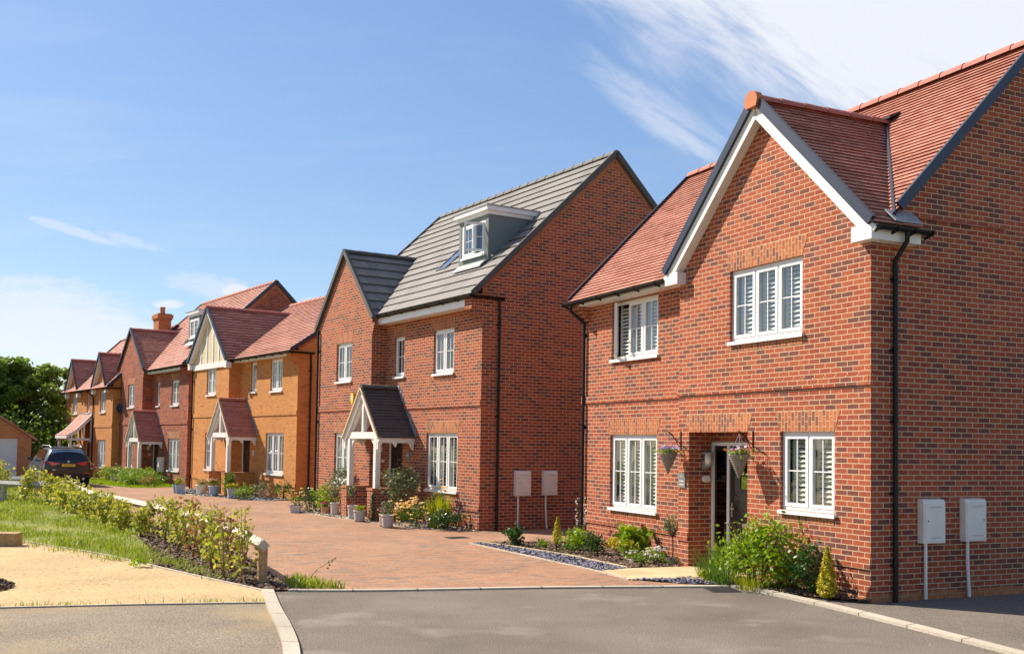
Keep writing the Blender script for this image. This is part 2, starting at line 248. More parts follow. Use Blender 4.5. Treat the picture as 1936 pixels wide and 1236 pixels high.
# ------------------------------------------------------------------ mesh building
SPLIT = {'verge': None, 'verge_brick': None, 'porch_verge': None, 'brick_lintel': 'brick_sill', 'chain': None}
class MB:
    def __init__(s): s.v = []; s.f = []; s.m = []; s.uv = []; s.sm = []
    def face(s, pts, m=0, uv=None, smooth=False):
        i = len(s.v); s.v += [tuple(p) for p in pts]; s.f.append(tuple(range(i, i+len(pts)))); s.m.append(m); s.uv.append(uv); s.sm.append(smooth)
    def solid(s, verts, faces, m=0, smooth=False):
        i = len(s.v); s.v += [tuple(p) for p in verts]
        for f in faces: s.f.append(tuple(i+k for k in f)); s.m.append(m); s.uv.append(None); s.sm.append(smooth)
    def hexa(s, p, m=0):  # 8 points: bottom 4 (ccw), top 4
        a = (V(p[1])-V(p[0])).cross(V(p[3])-V(p[0])).dot(V(p[4])-V(p[0]))
        q = p if a > 0 else [p[3], p[2], p[1], p[0], p[7], p[6], p[5], p[4]]
        s.solid(q, [(3, 2, 1, 0), (4, 5, 6, 7), (0, 1, 5, 4), (1, 2, 6, 5), (2, 3, 7, 6), (3, 0, 4, 7)], m)
    def box(s, x0, x1, y0, y1, z0, z1, m=0):
        s.hexa([(x0, y0, z0), (x1, y0, z0), (x1, y1, z0), (x0, y1, z0), (x0, y0, z1), (x1, y0, z1), (x1, y1, z1), (x0, y1, z1)], m)
    def prism(s, poly, d, m=0):  # poly 3D loop extruded by d
        n = len(poly); a = [V(p) for p in poly]; d = V(d); nn = V((0, 0, 0))
        for i in range(1, n-1): nn += (a[i]-a[0]).cross(a[i+1]-a[0])
        if nn.dot(d) > 0: a = a[::-1]
        b = [p+d for p in a]
        s.solid(a+b, [tuple(range(n)), tuple(range(2*n-1, n-1, -1))] + [((i+1) % n, i, n+i, n+(i+1) % n) for i in range(n)], m)
    def bar(s, p, q, w, h, m=0, upv=(0, 0, 1)):
        p = V(p); q = V(q); d = (q-p).normalized(); u = V(upv); sd = d.cross(u)
        if sd.length < 1e-4: sd = d.cross(V((1, 0, 0)))
        sd.normalize(); u = sd.cross(d).normalized(); sd *= w/2; u = u*(h/2)
        s.hexa([p-sd-u, p+sd-u, q+sd-u, q-sd-u, p-sd+u, p+sd+u, q+sd+u, q-sd+u], m)
    def tube(s, path, r, n=8, m=0, cap=True, smooth=True):
        path = [V(p) for p in path]; k = len(path); rs = r if isinstance(r, (list, tuple)) else [r]*k
        rings = []; ref = None
        for i, p in enumerate(path):
            d = (path[min(i+1, k-1)]-path[max(i-1, 0)]).normalized()
            if ref is None or abs(d.dot(ref)) > 0.95: ref = V((0, 0, 1)) if abs(d.z) < 0.9 else V((1, 0, 0))
            a = d.cross(ref).normalized(); b = d.cross(a).normalized()
            rings.append([p+(a*math.cos(2*math.pi*j/n)+b*math.sin(2*math.pi*j/n))*rs[i] for j in range(n)])
        vs = [x for g in rings for x in g]; fs = []
        for i in range(k-1):
            for j in range(n): fs.append((i*n+j, i*n+(j+1) % n, (i+1)*n+(j+1) % n, (i+1)*n+j)[::-1])
        s.solid(vs, fs, m, smooth)
        if cap:
            s.face(rings[0], m); s.face(rings[-1][::-1], m)
    def lathe(s, prof, n=20, c=(0, 0, 0), m=0, smooth=True):
        vs = []; fs = []
        for (r, z) in prof:
            for j in range(n): vs.append((c[0]+r*math.cos(2*math.pi*j/n), c[1]+r*math.sin(2*math.pi*j/n), c[2]+z))
        for i in range(len(prof)-1):
            for j in range(n): fs.append((i*n+j, i*n+(j+1) % n, (i+1)*n+(j+1) % n, (i+1)*n+j))
        s.solid(vs, fs, m, smooth)
    def build(s, name, mats, parent=None):
        if name in SPLIT:
            out = []
            for piece in s.pieces(): out.append(piece.build_one(SPLIT[name] if SPLIT[name] and len(out) else name, mats, parent))
            return out[0]
        return s.build_one(name, mats, parent)
    def pieces(s):
        par = list(range(len(s.v)))
        def find(i):
            while par[i] != i: par[i] = par[par[i]]; i = par[i]
            return i
        for f in s.f:
            for k in f[1:]: par[find(k)] = find(f[0])
        groups = {}
        for i, f in enumerate(s.f): groups.setdefault(find(f[0]), []).append(i)
        res = []
        for idx in groups.values():
            m = MB(); mp = {}
            for i in idx:
                for k in s.f[i]:
                    if k not in mp: mp[k] = len(m.v); m.v.append(s.v[k])
                m.f.append(tuple(mp[k] for k in s.f[i])); m.m.append(s.m[i]); m.uv.append(s.uv[i]); m.sm.append(s.sm[i])
            res.append(m)
        return res
    def build_one(s, name, mats, parent=None):
        me = bpy.data.meshes.new(name); me.from_pydata(s.v, [], s.f)
        for mm in (mats if isinstance(mats, (list, tuple)) else [mats]): me.materials.append(MAT[mm])
        me.polygons.foreach_set('material_index', s.m); me.polygons.foreach_set('use_smooth', s.sm)
        uvl = me.uv_layers.new(name='UVMap'); buf = []
        for f, u in zip(s.f, s.uv):
            if u: buf += [c for t in u for c in t]; continue
            p = [V(s.v[i]) for i in f]; n = V((0, 0, 0))
            for i in range(1, len(p)-1): n += (p[i]-p[0]).cross(p[i+1]-p[0])
            if n.length > 0: n.normalize()
            if abs(n.z) > 0.9: t = V((1, 0, 0)); b = V((0, 1, 0))
            else: t = V((0, 0, 1)).cross(n).normalized(); b = n.cross(t)
            for q in p: buf += [q.dot(t), q.dot(b)]
        uvl.data.foreach_set('uv', buf)
        me.update(); o = bpy.data.objects.new(name, me); COL.objects.link(o)
        if parent: o.parent = parent
        return o
def empty(name, loc=(0, 0, 0), rz=0.0, label=None, cat=None, group=None):
    o = bpy.data.objects.new(name, None); COL.objects.link(o); o.location = loc; o.rotation_euler = (0, 0, rz); o.empty_display_size = 0.3
    if label: o['label'] = label
    if cat: o['category'] = cat
    if group: o['group'] = group
    return o
def tag(o, label=None, cat=None, group=None, kind=None):
    for k, v in (('label', label), ('category', cat), ('group', group), ('kind', kind)):
        if v: o[k] = v
    return o
def cloud(name, pts, size, mat, parent=None, aspect=1.8, upbias=0.5, jitter=0.35, nrm=None):
    """leaf-sized four-sided leaves at pts (N,3), folded along the midrib"""
    n = len(pts); pts = np.asarray(pts, float)
    if np.isscalar(size): size = np.full(n, size)
    size = size*(1+rng.uniform(-jitter, jitter, n))
    d = rng.normal(size=(n, 3)); d[:, 2] += upbias
    if nrm is not None: d = nrm + 0.6*rng.normal(size=(n, 3))
    d /= np.linalg.norm(d, axis=1)[:, None]                # leaf normal
    t = rng.normal(size=(n, 3)); t -= (t*d).sum(1)[:, None]*d; t /= np.linalg.norm(t, axis=1)[:, None]
    b = np.cross(d, t); L = size[:, None]; Wd = L/aspect
    v = np.empty((n, 4, 3)); v[:, 0] = pts-t*L*0.5; v[:, 1] = pts+b*Wd*0.5-d*L*0.06; v[:, 2] = pts+t*L*0.5-d*L*0.12; v[:, 3] = pts-b*Wd*0.5-d*L*0.06
    me = bpy.data.meshes.new(name); me.vertices.add(n*4); me.vertices.foreach_set('co', v.reshape(-1))
    me.loops.add(n*4); me.loops.foreach_set('vertex_index', np.arange(n*4, dtype=np.int32))
    me.polygons.add(n); me.polygons.foreach_set('loop_start', np.arange(0, n*4, 4, dtype=np.int32)); me.polygons.foreach_set('loop_total', np.full(n, 4, dtype=np.int32))
    me.materials.append(MAT[mat]); me.update(calc_edges=True); me.validate()
    o = bpy.data.objects.new(name, me); COL.objects.link(o)
    if parent: o.parent = parent
    return o
def blades(name, pts, h, w, mat, parent=None, lean=0.35, hj=0.4, out=0.0):
    """grass blades: three-segment arcs that taper to the tip; out>0 makes them lean away from the middle of the clump"""
    n = len(pts); pts = np.asarray(pts, float); h = (np.full(n, h) if np.isscalar(h) else np.asarray(h))*(1+rng.uniform(-hj, hj, n))
    a = rng.uniform(0, 2*np.pi, n)
    if out > 0: a = np.arctan2(pts[:, 1], pts[:, 0])+rng.normal(0, 1.2-out, n)
    l = rng.uniform(0.05, 1, n)*lean*h
    dx = np.stack([np.cos(a), np.sin(a), np.zeros(n)], 1); b = a+rng.normal(0, .6, n); sx = np.stack([-np.sin(b), np.cos(b), np.zeros(n)], 1)
    ww = (np.full(n, w) if np.isscalar(w) else np.asarray(w))*rng.uniform(.6, 1.3, n)
    def at(t, k): 
        c = pts+dx*(l*t*t)[:, None]; c[:, 2] += h*(t-.28*(l/h)*t*t*t); return c, sx*(ww*k/2)[:, None]
    v = np.empty((n, 7, 3))
    (c0, s0), (c1, s1), (c2, s2), (c3, s3) = at(0, 1), at(.4, .95), at(.75, .65), at(1, 0)
    v[:, 0] = c0-s0; v[:, 1] = c0+s0; v[:, 2] = c1+s1; v[:, 3] = c2+s2; v[:, 4] = c3; v[:, 5] = c2-s2; v[:, 6] = c1-s1
    idx = np.array([0, 1, 2, 6, 6, 2, 3, 5, 5, 3, 4]); tot = np.array([4, 4, 3]); st = np.array([0, 4, 8])
    me = bpy.data.meshes.new(name); me.vertices.add(n*7); me.vertices.foreach_set('co', v.reshape(-1))
    me.loops.add(n*11); me.loops.foreach_set('vertex_index', (np.arange(n)[:, None]*7+idx).reshape(-1).astype(np.int32))
    me.polygons.add(n*3); me.polygons.foreach_set('loop_start', (np.arange(n)[:, None]*11+st).reshape(-1).astype(np.int32)); me.polygons.foreach_set('loop_total', np.tile(tot, n).astype(np.int32))
    me.materials.append(MAT[mat]); me.update(calc_edges=True); me.validate()
    o = bpy.data.objects.new(name, me); COL.objects.link(o)
    if parent: o.parent = parent
    return o

# ------------------------------------------------------------------ camera, sun, sky
F_PX, W_PX = 1990.0, 1936.0
pitch, roll = R(2.5), 0.0155
fw = V((0, math.cos(pitch), math.sin(pitch))); u1 = V((0, -math.sin(pitch), math.cos(pitch))); r0 = V((1, 0, 0))
rt = r0*math.cos(roll)+u1*math.sin(roll); upv = u1*math.cos(roll)-r0*math.sin(roll)
cam = bpy.data.cameras.new('camera'); co = bpy.data.objects.new('camera', cam); COL.objects.link(co)
co.matrix_world = Matrix(((rt.x, upv.x, -fw.x, 0), (rt.y, upv.y, -fw.y, 0), (rt.z, upv.z, -fw.z, 2.07), (0, 0, 0, 1)))
cam.sensor_width = 36; cam.lens = 36*F_PX/W_PX; cam.shift_y = (752-618)/W_PX; cam.clip_end = 3000
S.camera = co
SUN_AZ = V((-0.885, 0.465)).normalized(); SUN_EL = R(41)
sun = bpy.data.lights.new('sun', 'SUN'); so = bpy.data.objects.new('sun', sun); COL.objects.link(so)
sun.energy = 5.0; sun.angle = R(0.55); sun.color = (1.0, 0.90, 0.75)
sd = V((SUN_AZ.x*math.cos(SUN_EL), SUN_AZ.y*math.cos(SUN_EL), math.sin(SUN_EL)))
so.rotation_euler = sd.to_track_quat('Z', 'Y').to_euler(); so.location = (-20, 10, 30)
wd = bpy.data.worlds.new('World'); S.world = wd; wd.use_nodes = True; nt = wd.node_tree; nt.nodes.clear()
out = nt.nodes.new('ShaderNodeOutputWorld'); bg = nt.nodes.new('ShaderNodeBackground'); bg.inputs['Strength'].default_value = 0.100
sky = nt.nodes.new('ShaderNodeTexSky'); sky.sky_type = 'NISHITA'; sky.sun_disc = False; sky.sun_elevation = SUN_EL
sky.sun_rotation = math.atan2(SUN_AZ.x, SUN_AZ.y); sky.air_density = 1.0; sky.dust_density = 0.5; sky.ozone_density = 1.4; sky.altitude = 50
tc = nt.nodes.new('ShaderNodeTexCoord'); sep = nt.nodes.new('ShaderNodeSeparateXYZ'); nt.links.new(tc.outputs['Generated'], sep.inputs[0])
def mth(op, a, b=None, clamp=False, c=None):
    n = nt.nodes.new('ShaderNodeMath'); n.operation = op; n.use_clamp = clamp
    for i, x in enumerate((a, b, c)):
        if x is None: continue
        if isinstance(x, (int, float)): n.inputs[i].default_value = x
        else: nt.links.new(x, n.inputs[i])
    return n.outputs[0]
# cloud layer: direction projected on a flat sheet overhead
zz = mth('MAXIMUM', sep.outputs['Z'], 0.02); zo = mth('ADD', zz, 0.12)
px = mth('DIVIDE', sep.outputs['X'], zo); py = mth('DIVIDE', sep.outputs['Y'], zo)
az = mth('DIVIDE', sep.outputs['X'], mth('MAXIMUM', sep.outputs['Y'], 0.05)); el = mth('DIVIDE', sep.outputs['Z'], mth('MAXIMUM', sep.outputs['Y'], 0.05))
def combine(x, y, z=0.0):
    c = nt.nodes.new('ShaderNodeCombineXYZ')
    for i, q in enumerate((x, y, z)):
        if isinstance(q, (int, float)): c.inputs[i].default_value = q
        else: nt.links.new(q, c.inputs[i])
    return c.outputs[0]
def noise(vec, scale, detail=8, rough=0.6, dist=0.0):
    n = nt.nodes.new('ShaderNodeTexNoise'); nt.links.new(vec, n.inputs['Vector'])
    for k, v in (('Scale', scale), ('Detail', detail), ('Roughness', rough), ('Distortion', dist)): n.inputs[k].default_value = v
    return n.outputs['Fac']
def smooth(x, a, b):
    n = nt.nodes.new('ShaderNodeMapRange'); n.interpolation_type = 'SMOOTHSTEP'; nt.links.new(x, n.inputs['Value'])
    n.inputs['From Min'].default_value = a; n.inputs['From Max'].default_value = b; return n.outputs['Result']
def rot(x, y, ang, sx, sy, ox=0, oy=0):
    c, s = math.cos(ang), math.sin(ang)
    u = mth('ADD', mth('MULTIPLY', mth('SUBTRACT', x, ox), c), mth('MULTIPLY', mth('SUBTRACT', y, oy), s))
    v = mth('SUBTRACT', mth('MULTIPLY', mth('SUBTRACT', y, oy), c), mth('MULTIPLY', mth('SUBTRACT', x, ox), s))
    return mth('MULTIPLY', u, sx), mth('MULTIPLY', v, sy)
# big cirrus bank, upper right: in tangent coordinates its lower edge runs down to the right
u, v = rot(az, el, R(-32), 1, 1)
wisp = noise(combine(mth('MULTIPLY', u, 2.2), mth('MULTIPLY', v, 6.5), 3.1), 2.0, 10, 0.62, 0.35)
fine = noise(combine(mth('MULTIPLY', u, 3.0), mth('MULTIPLY', v, 14.0), 7.7), 3.0, 9, 0.65, 0.5)
# distance above the bank's lower edge, line through (az .11,el .40) and (az .27,el .275)
edge = mth('ADD', mth('MULTIPLY', mth('SUBTRACT', az, 0.088), 0.62), mth('MULTIPLY', mth('SUBTRACT', el, 0.42), 0.785))
bank = smooth(mth('ADD', edge, mth('MULTIPLY', mth('SUBTRACT', wisp, 0.5), 0.22)), -0.03, 0.09)
bank = mth('MULTIPLY', bank, smooth(mth('ADD', mth('ADD', mth('MULTIPLY', wisp, 0.6), mth('MULTIPLY', fine, 0.4)), mth('MULTIPLY', edge, 0.6)), 0.30, 0.58), True)
# detached plume below the bank
u2, v2 = rot(az, el, R(-34), 1, 1, 0.142, 0.320)
pl = mth('ADD', mth('POWER', mth('DIVIDE', u2, 0.115), 2.0), mth('POWER', mth('ABSOLUTE', mth('DIVIDE', v2, 0.030)), 2.0))
plume = mth('MULTIPLY', smooth(mth('SUBTRACT', 1.0, mth('ADD', pl, mth('MULTIPLY', mth('ADD', mth('MULTIPLY', wisp, 0.55), mth('SUBTRACT', mth('MULTIPLY', fine, 0.45), 0.5)), 5.0))), 0.0, 1.1), smooth(fine, 0.34, 0.66))
# thin streaks and low puffs, left
def puff(x, y, rx, ry, ang, amp, gain):
    a, b = rot(az, el, ang, 1.0/rx, 1.0/ry, x, y)
    q = mth('ADD', mth('POWER', mth('ABSOLUTE', a), 2.0), mth('POWER', mth('ABSOLUTE', b), 2.0))
    nn = noise(combine(mth('MULTIPLY', az, 22.0), mth('MULTIPLY', el, 48.0), x*10), 1.6, 7, 0.62, 0.2)
    return mth('MULTIPLY', smooth(mth('SUBTRACT', 1.0, mth('ADD', q, mth('MULTIPLY', mth('SUBTRACT', nn, 0.5), amp))), 0.05, 0.9), gain)
parts = [puff(-0.425, 0.198, 0.062, 0.006, R(-17), 2.0, 0.42), puff(-0.368, 0.188, 0.040, 0.007, R(-14), 2.0, 0.34),
         puff(-0.285, 0.145, 0.065, 0.014, R(-8), 2.2, 0.42), puff(-0.265, 0.142, 0.02, 0.010, 0, 1.4, 0.85), puff(-0.328, 0.128, 0.019, 0.0055, 0, 1.2, 0.8),
         puff(-0.19, 0.13, 0.02, 0.008, 0, 1.4, 0.6), puff(-0.45, 0.105, 0.17, 0.055, R(-10), 1.4, 0.72)]
tot = mth('MAXIMUM', bank, mth('MULTIPLY', plume, 0.72))
for q in parts: tot = mth('MAXIMUM', tot, q)
tot = mth('MULTIPLY', tot, smooth(sep.outputs['Y'], 0.0, 0.3))
veil = smooth(noise(combine(px, mth('MULTIPLY', py, 2.5), 1.0), 1.4, 6, 0.6, 0.4), 0.48, 0.75)
tot = mth('MAXIMUM', mth('MULTIPLY', tot, 0.93), mth('MULTIPLY', veil, 0.10))
mix = nt.nodes.new('ShaderNodeMix'); mix.data_type = 'RGBA'
sp2 = nt.nodes.new('ShaderNodeSeparateColor'); nt.links.new(sky.outputs[0], sp2.inputs[0])
roll_ = mth('DIVIDE', 1.36, mth('ADD', 1.0, mth('MULTIPLY', sp2.outputs[2], 0.115)))      # highlight roll-off of the bright horizon
vm = nt.nodes.new('ShaderNodeVectorMath'); vm.operation = 'SCALE'; nt.links.new(sky.outputs[0], vm.inputs[0]); nt.links.new(roll_, vm.inputs['Scale'])
tint = nt.nodes.new('ShaderNodeMix'); tint.data_type = 'RGBA'; tint.blend_type = 'MULTIPLY'; tint.inputs[0].default_value = 1.0; nt.links.new(vm.outputs[0], tint.inputs[6]); tint.inputs[7].default_value = (0.90, 0.97, 1.08, 1)
nt.links.new(tot, mix.inputs[0]); nt.links.new(tint.outputs[2], mix.inputs[6]); mix.inputs[7].default_value = (5.55, 5.65, 6.0, 1)
nt.links.new(mix.outputs[2], bg.inputs['Color']); nt.links.new(bg.outputs[0], out.inputs[0])
S.view_settings.view_transform = 'Standard'; S.view_settings.look = 'None'; S.view_settings.exposure = 0.74; S.view_settings.gamma = 1.0
S.cycles.max_bounces = 7; S.cycles.transparent_max_bounces = 12; S.cycles.diffuse_bounces = 3; S.cycles.glossy_bounces = 3
S.cycles.caustics_reflective = False; S.cycles.caustics_refractive = False

# ------------------------------------------------------------------ building helpers (house space: X = depth b, Y = along front a, Z up)
class Fr:
    def __init__(s, o, U, Nn): s.o = V(o); s.U = V(U).normalized(); s.N = V(Nn).normalized()
    def p(s, u, d, z): return s.o+s.U*u+s.N*d+V((0, 0, z))
    def box(s, mb, u0, u1, d0, d1, z0, z1, m=0):
        mb.hexa([s.p(u0, d0, z0), s.p(u1, d0, z0), s.p(u1, d1, z0), s.p(u0, d1, z0), s.p(u0, d0, z1), s.p(u1, d0, z1), s.p(u1, d1, z1), s.p(u0, d1, z1)], m)
    def poly(s, mb, pts, d, m=0):
        q = [s.p(u, d, z) for u, z in pts]; n = (q[1]-q[0]).cross(q[2]-q[1])
        mb.face(q if n.dot(s.N) > 0 else q[::-1], m)
    def slab(s, mb, pts, d0, d1, m=0): mb.prism([s.p(u, d0, z) for u, z in pts], s.N*(d1-d0), m)
def clip(poly, a, b, c):   # keep a*u+b*z<=c
    o = []
    for i in range(len(poly)):
        p, q = poly[i], poly[(i+1) % len(poly)]; fp = a*p[0]+b*p[1]-c; fq = a*q[0]+b*q[1]-c
        if fp <= 1e-9: o.append(p)
        if (fp < -1e-9 and fq > 1e-9) or (fp > 1e-9 and fq < -1e-9):
            t = fp/(fp-fq); o.append((p[0]+t*(q[0]-p[0]), p[1]+t*(q[1]-p[1])))
    return o
def panel(mb, fr, outline, ops=(), rev=0.10, m=0):
    us = sorted({p[0] for p in outline} | {x for o in ops for x in o[:2]}); zs = sorted({p[1] for p in outline} | {x for o in ops for x in o[2:4]})
    ar = sum(outline[i][0]*outline[(i+1) % len(outline)][1]-outline[(i+1) % len(outline)][0]*outline[i][1] for i in range(len(outline)))
    ol = outline if ar > 0 else outline[::-1]
    for i in range(len(us)-1):
        for j in range(len(zs)-1):
            uc, zc = (us[i]+us[i+1])/2, (zs[j]+zs[j+1])/2
            if any(o[0] < uc < o[1] and o[2] < zc < o[3] for o in ops): continue
            c = [(us[i], zs[j]), (us[i+1], zs[j]), (us[i+1], zs[j+1]), (us[i], zs[j+1])]
            for k in range(len(ol)):
                (x0, y0), (x1, y1) = ol[k], ol[(k+1) % len(ol)]
                c = clip(c, (y1-y0), -(x1-x0), (y1-y0)*x0-(x1-x0)*y0)
                if len(c) < 3: break
            if len(c) >= 3: fr.poly(mb, c, 0, m)
    for o in ops:
        u0, u1, z0, z1 = o[:4]; r = o[4] if len(o) > 4 else rev
        for a, b in (((u0, z0), (u1, z0)), ((u1, z0), (u1, z1)), ((u1, z1), (u0, z1)), ((u0, z1), (u0, z0))):
            q = [fr.p(a[0], 0, a[1]), fr.p(b[0], 0, b[1]), fr.p(b[0], -r, b[1]), fr.p(a[0], -r, a[1])]
            n = (q[1]-q[0]).cross(q[2]-q[1]); cen = fr.p((u0+u1)/2, 0, (z0+z1)/2)
            mb.face(q if n.dot(cen-q[0]) > 0 else q[::-1], m)
def slope(mb, p0, p1, up, L, g, t, m=0, jit=0.10):
    p0, p1, up = V(p0), V(p1), V(up).normalized(); e = p1-p0
    n = e.cross(up).normalized()
    if n.z < 0: p0, p1 = p1, p0; e = -e; n = -n
    W = e.length; k = max(1, int(math.ceil(L/g-1e-6)))
    for i in range(k):
        s0, s1 = i*g, min(L, (i+1)*g); tt = t*(1+random.uniform(-jit, jit))
        ov, th = min(.016, g*.13), min(.009, t*.45); sa = s0-ov
        a, b = p0+up*sa+n*tt, p1+up*sa+n*tt; c, d = p1+up*s1+n*0.003, p0+up*s1+n*0.003; uo = i*0.37
        mb.face([a, b, c, d], m, [(uo, s0+1e-4), (W+uo, s0+1e-4), (W+uo, s1-1e-4), (uo, s1-1e-4)])
        a1, b1 = a-n*th, b-n*th; a2, b2 = p0+up*(s0+ov)+n*(tt-th), p1+up*(s0+ov)+n*(tt-th); a3, b3 = p0+up*(s0+ov)-n*.006, p1+up*(s0+ov)-n*.006
        uvn = [(uo, s0+.01), (W+uo, s0+.01), (W+uo, s0+.02), (uo, s0+.02)]
        mb.face([a1, b1, b, a], m, uvn); mb.face([a2, b2, b1, a1], m, uvn); mb.face([a3, b3, b2, a2], m, uvn)
        mb.face([a3, a2, a1, a, d, p0+up*s1], m, [(0, s0+.01)]*6); mb.face([b1, b2, b3, p1+up*s1, c, b], m, [(0, s0+.01)]*6)
    q = [p0-n*0.03, p1-n*0.03, p1+up*L-n*0.03, p0+up*L-n*0.03]; mb.face(q[::-1], m)
def ridge_run(mb, p, q, r=0.11, seg=0.45, m=0):
    p, q = V(p), V(q); L = (q-p).length; d = (q-p)/L; k = max(1, round(L/seg)); sd = d.cross(V((0, 0, 1))).normalized()
    for i in range(k):
        a = p+d*(L*i/k); b = p+d*(L*(i+1)/k-0.012); n = 8; r1, r2 = r*1.06, r*0.97
        ra = [a+sd*math.cos(math.pi*j/n)*r1+V((0, 0, 1))*(math.sin(math.pi*j/n)*r1-0.05) for j in range(n+1)]
        rb = [b+sd*math.cos(math.pi*j/n)*r2+V((0, 0, 1))*(math.sin(math.pi*j/n)*r2-0.05) for j in range(n+1)]
        mb.solid(ra+rb, [(j+1, j, n+1+j, n+2+j) for j in range(n)]+[tuple(range(n+1)), tuple(range(2*n+1, n, -1))], m)
def gutter(mb, p, q, r=0.062, br=None, m=0, inw=None):
    p, q = V(p), V(q); d = (q-p).normalized(); sd = d.cross(V((0, 0, 1))); n = 8
    def ring(c, rr): return [c+sd*math.cos(math.pi+math.pi*j/n)*rr+V((0, 0, 1))*math.sin(math.pi+math.pi*j/n)*rr for j in range(n+1)]
    A, B = ring(p, r), ring(q, r)
    mb.solid(A+B, [(j, j+1, n+2+j, n+1+j) for j in range(n)]+[(0, n+1, 2*n+1, n), tuple(range(n+1))[::-1], tuple(range(n+1, 2*n+2))], m)
    L = (q-p).length; k = max(2, int(L/(br or 0.85))+1)
    for i in range(k+1):
        c = p+d*(L*i/k); A, B = ring(c-d*0.02, r+.012), ring(c+d*0.02, r+.012)
        mb.solid(A+B, [(j, j+1, n+2+j, n+1+j) for j in range(n)]+[(0, n+1, 2*n+1, n), tuple(range(n+1))[::-1], tuple(range(n+1, 2*n+2))], m)
        if inw: mb.bar(c+V((0, 0, -0.05)), c+V(inw)*0.11+V((0, 0, -0.09)), 0.03, 0.03, m)
def downpipe(mb, top, wx, base_z, r=0.034, clips=3, nrm=(0, -1, 0), m=0):
    """swan neck from the outlet `top` to the wall line `wx` (x,y), then straight down"""
    t = V(top); w = V((wx[0], wx[1], t.z-0.42)); t2 = t+V((0, 0, -0.12)); w0 = V((wx[0], wx[1], t.z-0.36))
    if (t-V((wx[0], wx[1], t.z))).length < 0.03: path = [t, V((wx[0], wx[1], base_z))]
    else: path = [t, t2, w0, w, V((wx[0], wx[1], base_z))]
    mb.tube(path, r, 10, m)
    mb.tube([w+V((0, 0, -0.02)), w+V((0, 0, -0.10))], r+0.007, 10, m)
    for i in range(clips):
        z = base_z+0.5+(w.z-base_z-0.7)*i/max(1, clips-1); c = V((wx[0], wx[1], z))
        mb.tube([c, c+V((0, 0, 0.045))], r+0.008, 10, m); s = V((-nrm[1], nrm[0], 0))
        mb.bar(c-s*0.07-V(nrm)*0.03, c+s*0.07-V(nrm)*0.03, 0.02, 0.03, m)
def P(name, mb, mats, parent): return mb.build(name, mats, parent)

